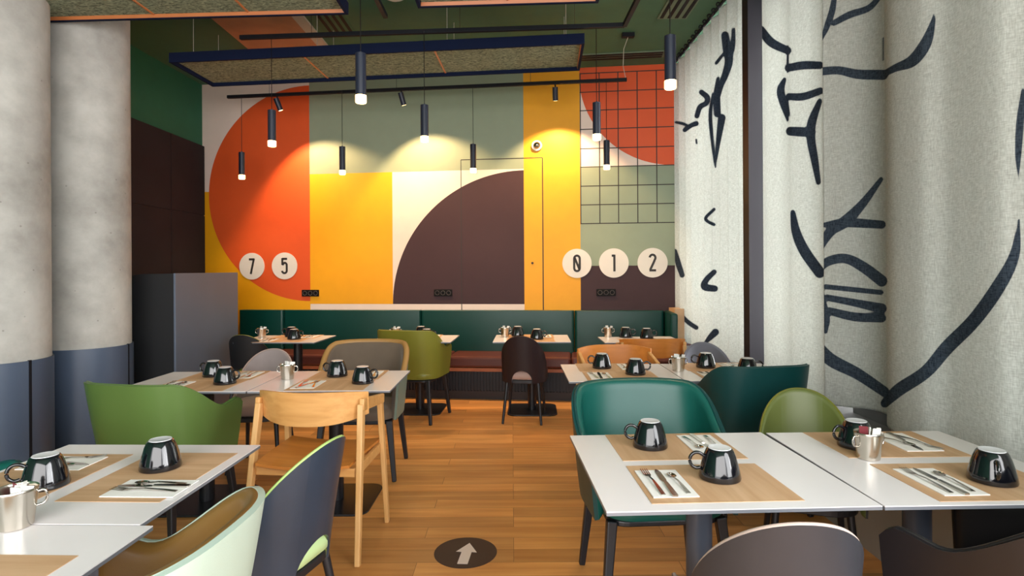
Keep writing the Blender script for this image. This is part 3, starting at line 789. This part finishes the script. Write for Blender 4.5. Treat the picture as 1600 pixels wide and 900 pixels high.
def shell_chair(name, label, cat, path, ztop, zbot, z_seat, outer, inner, rim, flare, lean, th, base_fn, seat_fn, hole=None, nU=72, nV=18, loc=(0, 0, 0), rz=0., group=None):
    t = thing(name, label, cat, loc, rz, group)
    # resample plan path by length
    L = [0]
    for a, b in zip(path[:-1], path[1:]): L.append(L[-1] + math.hypot(b[0] - a[0], b[1] - a[1]))
    def plan(s):
        d = (s + 1) / 2 * L[-1]
        for i in range(len(L) - 1):
            if d <= L[i + 1] + 1e-9:
                q_ = (d - L[i]) / (L[i + 1] - L[i]); return Vector((path[i][0] * (1 - q_) + path[i + 1][0] * q_, path[i][1] * (1 - q_) + path[i + 1][1] * q_))
        return Vector(path[-1])
    us = [-1 + 2 * k / nU for k in range(nU + 1)]
    if hole:   # concentrate columns at the hole
        us = sorted(set([round(x, 5) for x in us] + [round(hole[0] * math.cos(PI * k / 16), 5) for k in range(17)]))
    def surf(u, z, zt):
        p = plan(u); k = (z - zbot(0 if hole else u)) / .45
        sc = 1 - flare * max(0, 1 - k) ** 1.6
        q_ = Vector((p.x * sc, p.y * sc - lean * max(0, k) ** 1.3 * max(0, math.cos(u * PI * .62))))
        return Vector((q_.x, q_.y, z))
    def grid(off, z_in=0.):
        G = []
        for u in us:
            zt = ztop(u); zb = zbot(u); colv = []
            if hole and abs(u) < hole[0]: zb = zb + hole[1] * math.sqrt(max(0, 1 - (u / hole[0]) ** 2))
            for j in range(nV + 1):
                s_ = j / nV; s_ = .5 - .5 * math.cos(PI * s_)
                z = zb + (zt - zb) * s_
                p = surf(u, z, zt)
                e = .004
                pu = surf(min(1, u + e), z, zt) - surf(max(-1, u - e), z, zt); pz = surf(u, z + e, zt) - surf(u, z - e, zt)
                nn = pu.cross(pz); nn = nn.normalized() if nn.length > 1e-9 else Vector((0, 0, 1))
                edge = min(s_ * (zt - zb), (1 - s_) * (zt - zb), (1 - abs(u)) * L[-1] / 2)
                rnd = math.sqrt(max(0, 1 - (1 - min(1, edge / (th * .7))) ** 2))
                colv.append(p + nn * (off(rnd)))
            G.append(colv)
        return G
    def slab(nm, f0, f1, m_):
        a, b = grid(f0), grid(f1); nu = len(us); v = []; f = []
        for G in (a, b):
            for c in G: v += c
        K = nu * (nV + 1); id_ = lambda s_, i, j: s_ * K + i * (nV + 1) + j
        for i in range(nu - 1):
            for j in range(nV):
                f.append((id_(0, i, j), id_(0, i, j + 1), id_(0, i + 1, j + 1), id_(0, i + 1, j)))
                f.append((id_(1, i, j), id_(1, i + 1, j), id_(1, i + 1, j + 1), id_(1, i, j + 1)))
            for j in (0, nV):
                f.append((id_(0, i, j), id_(0, i + 1, j), id_(1, i + 1, j), id_(1, i, j)))
        for i in (0, nu - 1):
            for j in range(nV):
                f.append((id_(0, i, j), id_(0, i, j + 1), id_(1, i, j + 1), id_(1, i, j)))
        return mesh(nm, v, f, m_, t, smooth=True)
    # normal from pu x pz points outward or inward: find sign
    pm = surf(0, .6, .8); tst = (surf(.01, .6, .8) - surf(-.01, .6, .8)).cross(surf(0, .61, .8) - surf(0, .59, .8))
    sg = 1 if tst.y < 0 else -1      # outward is -y at the back
    os_ = slab('outer_shell', lambda r: 0., lambda r: -sg * th * .35, outer)
    slab('lining', lambda r: -sg * th * .36, lambda r: -sg * (th * .42 + th * .58 * r), inner)
    if rim:
        pts = []
        for u in us:
            zt = ztop(u); p = surf(u, zt, zt); pts.append(p)
        cc = Vector((0, 0, 0)); pts2 = []
        for p in pts: 
            d = Vector((p.x, p.y, 0)); d = d.normalized() if d.length else d
            pts2.append(p - d * th * .36)
        mb = MB(); mb.tube(pts2, rim[1], 8); mb.build('piping', rim[0], os_, smooth=True)
    seat_fn(t); base_fn(t)
    return t

def superplan(w, back, front, ex=2.6, n=14):
    """U plan: right-hand side from front to the back centre, mirrored; chair faces +y"""
    right = [(w * .97, front)]
    for k in range(n + 1):
        a = PI / 2 * k / n
        right.append((w * math.cos(a) ** (2 / ex), -back * math.sin(a) ** (2 / ex)))
    left = [(-x, y) for x, y in right[::-1]][1:]
    return right + left

# --- upholstered armchair
def ztop_arm(H, arm, dip):
    def f(u):
        a = abs(u)
        k = ease((a - .37) / .45)
        z = (H - .006 * min(1, a / .4) ** 2) * (1 - k) + dip * k
        z += (arm - dip) * ease((a - .74) / .22)
        return z - .035 * max(0, (a - .93) / .07) ** 2
    return f
def arm_base(legm):
    def f(t):
        z = .405
        MB().prism(rrect(.47, .43, .08, 6, (0, -.0)), z - .035, z - .012).build('seat_frame', legm, t, bevel=.006)
        for sx in (-1, 1):
            for sy in (-1, 1):
                MB().beam((sx * .222, sy * .195, z - .012), (sx * .262, sy * .235, 0), .042, .042, .028, .028).build('leg', legm, t, bevel=.006)
    return f
def arm_seat(m_, w=.52, d=.49):
    def f(t):
        mb = MB(); pts = rrect(w, d, .12, 8, (0, .01))
        v = []; rings = [(.0, .86), (.012, .97), (.04, 1.0), (.065, .97), (.078, .88), (.082, .5)]
        n = len(pts)
        for dz, sc in rings: v += [(x * sc, y * sc, .395 + dz) for x, y in pts]
        f_ = [tuple(range(n))[::-1]] + [(a * n + j, a * n + (j + 1) % n, (a + 1) * n + (j + 1) % n, (a + 1) * n + j) for a in range(len(rings) - 1) for j in range(n)] + [tuple((len(rings) - 1) * n + j for j in range(n))]
        mesh('seat', v, f_, m_, t, smooth=True)
    return f
def armchair(label, loc, rz, outer, inner, rim, seat, legm='leg_black', H=.85, arm=.685, dip=.66, w=.31):
    return shell_chair('upholstered_armchair', label, 'armchair', superplan(w, .26, .23, 3.0), ztop_arm(H, arm, dip), lambda u: .40, .46,
                       outer, inner, rim, .10, .06, .045, arm_base(legm), arm_seat(seat), loc=loc, rz=rz)

# --- small shell chair with arched opening
def shell_base(legm, lx=.14):
    def f(t):
        z = .385
        MB().prism(rrect(.36, .38, .12, 8, (0, .02)), z - .022, z + .008).build('seat_frame', legm, t, bevel=.004)
        for sx in (-1, 1):
            for y0, y1 in ((.13, .18), (-.12, -.19)):
                m_ = MB(); m_.tube([(sx * lx, y0, z), (sx * (lx + .035), y1, 0)], [.017, .011], 12); m_.build('leg', legm, t, smooth=True)
    return f
def shell_side(label, loc, rz, outer, inner, rim, seat, legm='leg_black', H=.80, w=.215):
    def zt(u):
        a = abs(u); t_ = 1 - (a / .66) ** 2.2; return .445 + (H - .445) * (t_ if t_ > .16 else .16 * math.exp((t_ - .16) * 1.6))
    return shell_chair('shell_side_chair', label, 'chair', superplan(w, .20, .19, 2.2), zt, lambda u: .365, .46,
                       outer, inner, rim, .05, .07, .024, shell_base(legm), arm_seat(seat, .365, .385), hole=(.20, .12), loc=loc, rz=rz)

# --- oak armchair
def oak_chair(label, loc, rz, back='oak', H=.80):
    t = thing('oak_armchair', label, 'armchair', loc, rz)
    # back: curved plywood
    v = []; f = []; nu, nv = 28, 6; W2 = .285
    def sp(i, j, off):
        a = -1 + 2 * i / nu; x = W2 * a; y = -.20 + .13 * abs(a) ** 2.4
        hh = .165 - .055 * abs(a) ** 3; zc_ = H - .083 + .012 * abs(a) ** 2
        z = zc_ - hh / 2 + hh * j / nv
        nrm = Vector((-(.13 * 2.4 * abs(a) ** 1.4 / W2) * (1 if a > 0 else -1), 1, 0)).normalized()
        return Vector((x, y, z)) + nrm * off + Vector((0, -.05 * (z - .7), 0))
    for off in (0, .014):
        for i in range(nu + 1):
            for j in range(nv + 1): v.append(sp(i, j, off))
    K = (nu + 1) * (nv + 1); d_ = lambda s_, i, j: s_ * K + i * (nv + 1) + j
    for i in range(nu):
        for j in range(nv):
            f += [(d_(0, i, j), d_(0, i + 1, j), d_(0, i + 1, j + 1), d_(0, i, j + 1)), (d_(1, i, j), d_(1, i, j + 1), d_(1, i + 1, j + 1), d_(1, i + 1, j))]
        for j in (0, nv): f.append((d_(0, i, j), d_(0, i + 1, j), d_(1, i + 1, j), d_(1, i, j)))
    for i in (0, nu):
        for j in range(nv): f.append((d_(0, i, j), d_(0, i, j + 1), d_(1, i, j + 1), d_(1, i, j)))
    mesh('backrest', v, f, back, t, smooth=True)
    for sx in (-1, 1):
        MB().beam((sx * .262, -.115, .735), (sx * .286, -.245, 0), .030, .044, .026, .030).build('leg', 'oak_leg', t, bevel=.005)
        MB().beam((sx * .262, .175, .70), (sx * .280, .235, 0), .028, .040, .024, .028).build('leg', 'oak_leg', t, bevel=.005)
        MB().beam((sx * .268, -.13, .735), (sx * .266, .205, .695), .026, .062, .026, .05, side=(1, 0, 0)).build('armrest', 'oak', t, bevel=.006)
        MB().beam((sx * .252, -.17, .415), (sx * .252, .19, .43), .022, .045).build('side_rail', 'oak', t, bevel=.003)
    for y in (-.165, .175):
        MB().beam((-.25, y, .415), (.25, y, .415), .022, .042, side=(0, 1, 0)).build('cross_rail', 'oak', t, bevel=.003)
    # dished seat
    v = []; f = []; n_ = 14
    for off in (0, .014):
        for i in range(n_ + 1):
            for j in range(n_ + 1):
                a = -1 + 2 * i / n_; b = -1 + 2 * j / n_
                v.append((.245 * a * (1 + .04 * b), .215 * b + .005, .442 + .018 * a * a - .010 * (b < 0) * b * b + off))
    K = (n_ + 1) ** 2; d2 = lambda s_, i, j: s_ * K + i * (n_ + 1) + j
    for i in range(n_):
        for j in range(n_):
            f += [(d2(0, i, j), d2(0, i, j + 1), d2(0, i + 1, j + 1), d2(0, i + 1, j)), (d2(1, i, j), d2(1, i + 1, j), d2(1, i + 1, j + 1), d2(1, i, j + 1))]
        f += [(d2(0, i, 0), d2(0, i + 1, 0), d2(1, i + 1, 0), d2(1, i, 0)), (d2(0, i, n_), d2(0, i + 1, n_), d2(1, i + 1, n_), d2(1, i, n_)),
              (d2(0, 0, i), d2(0, 0, i + 1), d2(1, 0, i + 1), d2(1, 0, i)), (d2(0, n_, i), d2(0, n_, i + 1), d2(1, n_, i + 1), d2(1, n_, i))]
    mesh('seat', v, f, 'ply_orange', t, smooth=True)
    return t

R = math.radians
armchair('green leather armchair seen from behind at the middle left table', (-1.90, 3.15, 0), R(-13), 'leather_green', 'leather_green', ('leather_green', .006), 'leather_green', H=.835, w=.33)
armchair('olive green leather armchair seen from behind at the back, left of the aisle', (-.93, 5.46, 0), R(-15), 'leather_olive', 'leather_olive', ('leather_olive', .006), 'leather_olive')
armchair('teal leather armchair facing the viewer behind the front right table', (.60, 2.51, 0), R(184), 'leather_teal_dark', 'leather_teal', ('leather_teal_dark', .006), 'leather_teal', H=.86, w=.335)
armchair('dark teal armchair turned away at the middle right table', (1.37, 3.42, 0), R(9), 'leather_teal_dark', 'leather_teal_dark', ('leather_teal_dark', .006), 'leather_teal', H=.86)
armchair('taupe armchair with tan padded rim facing the viewer across the oak chair', (-1.05, 4.03, 0), R(181), 'shell_sage', 'fabric_taupe', ('tan_rim', .021), 'fabric_taupe', H=.86)
armchair('tan leather armchair with mint outside, nearest the viewer at the left', (-.92, 1.27, 0), R(86), 'shell_mint', 'leather_tan', ('shell_mint', .003), 'leather_tan', H=.84)
armchair('black leather armchair at the lower right corner, nearest the viewer', (1.375, 1.585, 0), R(36), 'leather_black', 'leather_black', ('leather_black', .006), 'leather_black', w=.30, arm=.69, dip=.665)
armchair('teal leather armchair glimpsed behind the mugs at the far left picture edge', (-2.07, 1.91, 0), R(-90), 'leather_teal_dark', 'leather_teal', ('leather_teal_dark', .006), 'leather_teal', w=.30)

shell_side('dark shell chair with arched opening and pinkish seat, alone at the back aisle', (.11, 5.36, 0), R(-9), 'shell_dark', 'fabric_pinkgrey', ('shell_dark', .004), 'fabric_pinkgrey')
shell_side('navy shell chair with lime rim, side on beside the front left table', (-.86, 2.03, 0), R(74), 'shell_navy', 'olive_seat', ('lime_rim', .006), 'seat_mint', H=.825)
shell_side('olive shell chair facing the viewer behind the front right table', (1.33, 2.60, 0), R(160), 'shell_slate', 'leather_moss', ('leather_olive', .005), 'leather_green')
shell_side('slate shell chair seen from behind at the lower edge of the picture', (.695, 1.60, 0), R(-3), 'shell_slate', 'fabric_grey', ('rim_pale', .006), 'fabric_grey', w=.228)
shell_side('pinkish grey shell chair facing the viewer at the middle left table', (-1.80, 4.13, 0), R(184), 'shell_dark', 'fabric_grey', ('fabric_pinkgrey', .005), 'fabric_pinkgrey')
shell_side('bluish grey shell chair by the curtain behind the middle right table', (1.50, 4.36, 0), R(176), 'shell_slate', 'fabric_blue', ('fabric_blue', .005), 'fabric_pinkgrey')
shell_side('black shell chair with olive rim half hidden by the service cabinet', (-2.50, 5.60, 0), R(-4), 'box_front', 'leather_olive', ('leather_olive', .005), 'olive_seat')

oak_chair('oak armchair seen from behind in front of the middle left table', (-1.0, 2.985, 0), R(-5), H=.805)
oak_chair('oak armchair facing the viewer at the middle right table', (.78, 4.34, 0), R(180), 'ply_orange')
oak_chair('darker orange oak armchair seen from behind at the back right table', (1.21, 5.06, 0), R(0), 'ply_orange')

# ------------------------------------------------------------------ tables
def table(label, x0, x1, y0, y1, rz=0., pole=(0, 0), group=None):
    x0, x1, y0, y1 = x0 * K, x1 * K, y0 * K, y1 * K; px_, py_ = pole
    c = ((x0 + x1) / 2, (y0 + y1) / 2); w, d = x1 - x0, y1 - y0
    t = thing('dining_table', label, 'table', (c[0], c[1], 0), rz, group)
    a, b = w / 2 - .001, d / 2 - .001
    MB().box(-a, a, -b, b, TZ - .012, TZ - .0028).build('tabletop_core', 'table_edge', t)
    MB().box(-a, a, -b, b, TZ - .0027, TZ).build('tabletop', 'table_white', t)
    MB().box(px_ - .16, px_ + .16, py_ - .12, py_ + .12, TZ - .022, TZ - .0122).build('mounting_plate', 'black_metal', t)
    MB().lathe([(.043, .012), (.043, TZ - .0222)], 32, (px_, py_, 0)).build('pole', 'grey_metal' if y0 < 3 else 'black_metal', t, smooth=True)
    MB().prism(rrect(.48, .48, .08, 8, (px_, py_)), 0.0005, .012).build('base_plate', 'black_metal', t, bevel=.003)
    return t
RT = R(2.2)
table('front right white table carrying two place settings near the aisle', .223, .945, 1.478, 2.152, RT)
table('white table by the curtain at the right with a steel pot', .954, 1.61, 1.497, 2.165, R(1.2))
table('middle right table on the aisle side, in front of the oak chair', .308, .945, 3.155, 3.725)
table('middle right table against the curtain', .949, 1.60, 3.155, 3.72)
table('middle left table nearest the aisle, behind the oak chair back', -1.362, -.628, 2.95, 3.535)
table('middle left table beside the concrete columns and green armchair', -2.08, -1.368, 2.95, 3.535)
table('front left white table with two place mats turned sideways', -1.60, -.905, 1.418, 2.055, R(-1.5))
table('front left white table at the lower left picture corner', -1.585, -.885, .76, 1.412, R(-1.5))
table('back left table in front of the banquette beside the cabinet', -2.40, -1.68, 4.95, 5.47, ang * .5, (.05, .14))
table('back table hidden behind the olive armchair', -1.22, -.51, 4.92, 5.43, ang * .5, (0, .16))
table('back table behind the dark shell chair', -.16, .505, 4.87, 5.40, ang * .3, (0, .15))
table('back right table in front of the banquette corner', .77, 1.43, 4.80, 5.21, 0)

# ------------------------------------------------------------------ tableware
ZT0 = TZ + .0002
def mug_proto():
    t = thing('mug', '', 'mug')
    prof = [(.056, .0), (.0605, .001), (.0615, .006), (.058, .025), (.0525, .048), (.046, .070), (.040, .084), (.0365, .089), (.034, .0905)]
    cb_ = MB().lathe(prof, 40).build('cup_body', 'mug_black', t, smooth=True)
    MB().lathe([(.0335, .0906), (.0325, .0925), (.028, .0915)], 32).build('foot_ring', 'mug_white', cb_, smooth=True)
    pts = [(-.047, 0, .066), (-.060, 0, .074), (-.074, 0, .074), (-.085, 0, .064), (-.088, 0, .050), (-.083, 0, .036), (-.071, 0, .028), (-.0575, 0, .030)]
    hb = MB(); hb.tube([Vector(p) for p in [tuple(c) for c in catmull([Vector(q_) for q_ in pts], 3)]], .0052, 10); hb.build('handle', 'mug_black', t, smooth=True)
    return t
MUG = mug_proto(); used = []
def place(proto, loc, rz, label, group):
    if proto.name not in used:
        used.append(proto.name); proto.location = loc; proto.rotation_euler = (0, 0, rz); proto['label'] = label; proto['group'] = group; return proto
    return dup(proto, loc, rz, label, group)
def mug(px, py, h, label, z=ZT0 + .0024):
    p = at_z(px, py, z); d = Vector((p.x, p.y, 0)).normalized() * .062
    o = place(MUG, (p.x + d.x * .3, p.y + .058, z), R(h), label, 'upside down black mugs'); o.scale = (1.05, 1.05, 1.05)

def pot_proto():
    t = thing('milk_pot', '', 'pot')
    o = [(.033, 0), (.036, .002), (.040, .04), (.045, .085), (.0465, .092), (.0455, .0935)]
    i = [(.044, .092), (.043, .085), (.038, .04), (.034, .008), (.005, .0065)]
    MB().lathe(o + i, 36).build('vessel', 'steel_brushed', t, smooth=True)
    for s in (-1, 1):
        pts = [(s * .043, 0, .078), (s * .056, 0, .080), (s * .062, 0, .066), (s * .057, 0, .048), (s * .041, 0, .044)]
        hb = MB(); hb.tube(catmull([Vector(q_) for q_ in pts], 3), .0032, 8); hb.build('handle', 'steel', t, smooth=True)
    return t
POT = pot_proto()
def sachet_proto():
    o = MB().box(-.014, .014, -.0018, .0018, 0, .098).build('sugar_sachet', 'sachet', None, bevel=.001); tag(o, '', 'sachet'); return o
SAC = sachet_proto()
def sachet_set(p, where, n=4, red=False):
    for k in range(n):
        a = k * 1.9; loc = Vector(p) + Vector((.012 * math.cos(a), .012 * math.sin(a), .012))
        if 'sac' in used:
            s_ = SAC.copy(); COL.objects.link(s_)
        else:
            used.append('sac'); s_ = SAC
        if red and k == 1: 
            s_.data = s_.data.copy(); s_.data.materials[0] = M['sachet_red']
        s_.location = loc; s_.rotation_euler = (R(9) * math.cos(a), R(12) * math.sin(a + 1), a + .6)
        s_['label'] = ('dark red' if red and k == 1 else 'white') + ' sugar sachet standing in the steel pot ' + where
        s_['group'] = 'sugar sachets ' + where + (' red' if red and k == 1 else '')
def pot(px, py, rz, label, where, n=4, red=False, z=ZT0, sc=1.):
    p = at_z(px, py, z); p = Vector((p.x, p.y + .032 * sc, z))
    o = place(POT, p, R(rz), label, 'steel pots of sachets'); o.scale = (sc, sc, sc)
    sachet_set(p, where, n, red)

def flat_proto(name, cat, w, d, hgt, m_):
    o = MB().box(-w / 2, w / 2, -d / 2, d / 2, 0, hgt).build(name, m_); tag(o, '', cat); return o
MAT = flat_proto('placemat', 'placemat', .41, .29, .0014, 'placemat')
NAP = flat_proto('napkin', 'napkin', .125, .205, .003, 'napkin')
def strip(mb, pts, th):   # pts: (y, halfwidth, zmid)
    for (y0, w0, z0), (y1, w1, z1) in zip(pts[:-1], pts[1:]):
        mb.hexa([(-w0, y0, z0), (w0, y0, z0), (w1, y1, z1), (-w1, y1, z1)], [(-w0, y0, z0 + th), (w0, y0, z0 + th), (w1, y1, z1 + th), (-w1, y1, z1 + th)])
def fork_proto():
    mb = MB(); strip(mb, [(-.095, .006, 0), (-.06, .0055, .003), (0, .003, .006), (.035, .003, .003), (.045, .008, .001), (.058, .011, 0)], .002)
    for k in range(4):
        x = -.0094 + k * .00627
        mb.hexa([(x - .0014, .058, 0), (x + .0014, .058, 0), (x + .0009, .098, .004), (x - .0009, .098, .004)], [(x - .0014, .058, .002), (x + .0014, .058, .002), (x + .0009, .098, .0055), (x - .0009, .098, .0055)])
    o = mb.build('fork', 'steel', None); return tag(o, '', 'fork')
def knife_proto():
    mb = MB(); strip(mb, [(-.105, .0065, 0), (-.10, .008, 0), (-.02, .0065, 0), (0, .005, 0)], .0045); strip(mb, [(0, .005, 0), (.02, .009, 0), (.08, .0085, 0), (.1, .004, 0), (.105, .001, 0)], .0016)
    o = mb.build('knife', 'steel', None); return tag(o, '', 'knife')
def spoon_proto():
    mb = MB(); strip(mb, [(-.08, .006, 0), (-.05, .0045, .003), (0, .0025, .006), (.03, .003, .003)], .002)
    v = []; n_ = 16
    for (sc, z) in ((.3, 0.0), (.75, .0015), (1, .0055), (.9, .006), (.65, .003), (.2, .0018)):
        for j in range(n_):
            a = 2 * PI * j / n_; v.append((.013 * sc * math.cos(a), .05 + .021 * sc * math.sin(a), z))
    f_ = [tuple(range(n_))[::-1]] + [(a * n_ + j, a * n_ + (j + 1) % n_, (a + 1) * n_ + (j + 1) % n_, (a + 1) * n_ + j) for a in range(5) for j in range(n_)] + [tuple(5 * n_ + j for j in range(n_))]
    mb.add(v, f_); o = mb.build('spoon', 'steel', None, smooth=True); return tag(o, '', 'spoon')
FK, KN, SP = fork_proto(), knife_proto(), spoon_proto()
def single(proto, loc, rz, label, group):
    if proto.name in used:
        o = proto.copy(); COL.objects.link(o)
    else:
        used.append(proto.name); o = proto
    o.scale = (1.08, 1.08, 1.0)
    o.location = loc; o.rotation_euler = (0, 0, rz); o['label'] = label; o['group'] = group; return o
def setting(cx, cy, rz, where, nap=(-.125, -.012), fan=(0, 0, 0), flip=1, swap=1, jx=(-.034, .0, .036)):
    """placemat, napkin and cutlery; the diner sits towards local -y"""
    c, s = math.cos(rz), math.sin(rz)
    def w(x, y, z): return (cx * K + (x * c - y * s) * K, cy * K + (x * s + y * c) * K, z)
    single(MAT, w(0, 0, ZT0), rz, 'brown wood-look paper placemat ' + where, 'brown placemats')
    single(NAP, w(nap[0], nap[1], ZT0 + .0016), rz, 'folded white paper napkin ' + where, 'white napkins')
    z = ZT0 + .005
    single(FK, w(nap[0] + jx[0], nap[1] + .004, z), rz + fan[0], 'steel fork on the napkin ' + where, 'forks')
    single(KN, w(nap[0] + jx[1], nap[1] + .0, z), rz + fan[1], 'steel knife on the napkin ' + where, 'knives')
    single(SP, w(nap[0] + jx[2], nap[1] - .004, z), rz + fan[2], 'small steel spoon on the napkin ' + where, 'spoons')

setting(.563, 1.665, RT, 'at the front edge of the front right table', (-.128, -.008), (.02, -.03, .05))
setting(.552, 2.003, RT + PI, 'at the far edge of the front right table', (-.115, -.01), (-.05, .06, .1))
setting(1.325, 1.665, R(1.2), 'at the front edge of the table by the curtain', (-.105, -.01), (.0, -.02, -.05))
setting(1.292, 2.015, R(181), 'at the far edge of the table by the curtain', (-.085, -.01), (.25, -.1, .5))
setting(-1.085, 1.752, R(88), 'on the aisle side of the front left table', (-.115, -.06), (-.06, .0, .0), jx=(-.02, .012, .03))
setting(-1.435, 1.745, R(268), 'on the column side of the front left table', (-.11, -.02), (.3, -.2, .1))
setting(-1.10, 1.055, R(88), 'on the aisle side of the corner table', (-.12, -.06))
setting(.62, 3.305, 0, 'at the near edge of the middle right aisle table', (-.12, 0), (.1, -.05, .1))
setting(.61, 3.60, PI, 'at the far edge of the middle right aisle table', (-.12, 0))
setting(1.27, 3.305, 0, 'at the near edge, middle right curtain table', (-.12, 0), (.2, .1, 0))
setting(1.26, 3.60, PI, 'at the far edge, middle right curtain table', (-.12, 0), (.2, .0, .2))
setting(-.975, 3.105, 0, 'at the near edge of the middle left aisle table', (-.125, 0), (.1, -.3, .2))
setting(-.965, 3.40, PI, 'at the far edge of the middle left aisle table', (-.12, 0), (.1, .0, .2))
setting(-1.70, 3.105, 0, 'at the near edge of the middle left column table', (-.125, 0), (.2, -.1, .1))
setting(-1.69, 3.40, PI, 'at the far edge of the middle left column table', (-.12, 0), (.1, .1, 0))
setting(-2.04, 5.09, 0, 'at the near edge of the back left table', (-.12, 0))
setting(-2.0, 5.35, PI, 'at the far edge of the back left table', (-.12, 0))
setting(-.86, 5.05, 0, 'at the near edge behind the olive armchair', (-.12, 0))
setting(-.86, 5.31, PI, 'at the far edge behind the olive armchair', (-.12, 0))
setting(.16, 5.01, 0, 'at the near edge behind the dark shell chair', (-.12, 0))
setting(.17, 5.27, PI, 'at the far edge behind the dark shell chair', (-.12, 0))
setting(1.12, 4.90, 0, 'at the near edge of the back right table', (-.12, 0))

mug(1132, 757, -6, 'upside down black mug at the front edge of the front right table')
mug(1020, 705, -4, 'upside down black mug at the far edge of the front right table')
mug(1569, 762, 60, 'upside down black mug with its handle to the viewer, by the curtain')
mug(1349, 705, 8, 'upside down black mug behind the steel pot at the right')
mug(53, 770, 35, 'upside down black mug at the left picture edge')
mug(239, 740, -62, 'upside down black mug on the aisle side of the front left table')
mug(328, 590, -10, 'upside down black mug, left one of the pair at the middle left column table')
mug(346, 602, 172, 'upside down black mug, nearer one of the pair at the middle left column table')
mug(524, 590, -8, 'upside down black mug before the taupe armchair')
mug(564, 601, 172, 'upside down black mug at the right end of the middle left tables')
mug(942, 577, -10, 'upside down black mug, leftmost on the middle right tables')
mug(995, 587, 172, 'upside down black mug on the near edge of the middle right aisle table')
mug(1106, 576, -10, 'upside down black mug in front of the bluish grey chair')
mug(1172, 586, 172, 'upside down black mug just above the dark teal armchair back')
mug(457, 531, 172, 'upside down black mug, nearer one on the back left table')
mug(453, 527, 0, 'upside down black mug, farther one on the back left table')
mug(657, 526, 172, 'upside down black mug, left one above the olive armchair back')
mug(666, 531, 172, 'upside down black mug, right one above the olive armchair back')
mug(809, 526, 0, 'upside down black mug, left one on the table behind the dark chair')
mug(839, 531, 172, 'upside down black mug, right one on the table behind the dark chair')
mug(979, 528, 172, 'upside down black mug, left one on the back right table')
mug(1012, 530, 172, 'upside down black mug, right one on the back right table')
pot(1366, 721, 10, 'steel two handled pot on the table by the curtain', 'by the curtain', 4, True)
pot(6, 832, 30, 'steel pot cut by the left picture edge', 'at the left picture edge', 5, True, sc=1.08)
pot(446, 594, 5, 'steel pot at the seam of the middle left tables', 'at the middle left tables', 3)
pot(1062, 581, 5, 'steel pot at the seam of the middle right tables', 'at the middle right tables', 3)
pot(407, 528, 5, 'steel pot on the back left table', 'on the back left table', 2)
pot(617, 528, 5, 'steel pot peeping over the olive armchair back', 'behind the olive armchair', 2)
pot(789, 527, 5, 'steel pot on the table behind the dark shell chair', 'behind the dark shell chair', 2)
pot(951, 527, 5, 'steel pot on the back right table', 'on the back right table', 2)

# ------------------------------------------------------------------ light and camera
w = bpy.data.worlds.new('world'); S.world = w; w.use_nodes = True
bg = w.node_tree.nodes['Background']; bg.inputs['Color'].default_value = (.97, .97, 1, 1); bg.inputs['Strength'].default_value = 2.6
def area(name, loc, rot, sx, sy, e, col):
    l = bpy.data.lights.new(name, 'AREA'); l.shape = 'RECTANGLE'; l.size = sx; l.size_y = sy; l.energy = e; l.color = col
    o = bpy.data.objects.new(name, l); COL.objects.link(o); o.location = loc; o.rotation_euler = rot; return o
area('window_daylight', (2.64, 5.0, 2.0), (0, R(90), 0), 2.8, 3.2, 640, (.97, .98, 1))
area('near_window_daylight', (2.64, 1.5, 2.0), (0, R(90), 0), 2.6, 2.8, 85, (.97, .98, 1))
area('front_window_daylight', (2.2, -.6, 2.0), (0, R(80), 0), 2.6, 2.6, 165, (.98, .99, 1))
area('rear_fill', (-.6, -2.4, 2.1), (R(80), 0, 0), 5.0, 2.6, 170, (1, .97, .93))  # added fill light behind the camera; no window is built there

cd = bpy.data.cameras.new('camera'); cam = bpy.data.objects.new('camera', cd); COL.objects.link(cam)
cd.sensor_fit = 'HORIZONTAL'; cd.sensor_width = 36; cd.lens = 36 * FPX / 1600; cd.shift_y = -30 / 1600; cd.clip_start = .02; cd.clip_end = 100
c_, s_ = math.cos(RHO), math.sin(RHO)
cam.matrix_world = Matrix(((c_, s_, 0, 0), (0, 0, -1, 0), (-s_, c_, 0, EYE), (0, 0, 0, 1)))
S.camera = cam
S.view_settings.view_transform = 'Standard'; S.view_settings.look = 'None'; S.view_settings.gamma = 1
S.view_settings.use_curve_mapping = False; S.view_settings.exposure = 0.15
S.cycles.use_denoising = True
S.cycles.max_bounces = 8; S.cycles.diffuse_bounces = 4; S.cycles.sample_clamp_indirect = 4
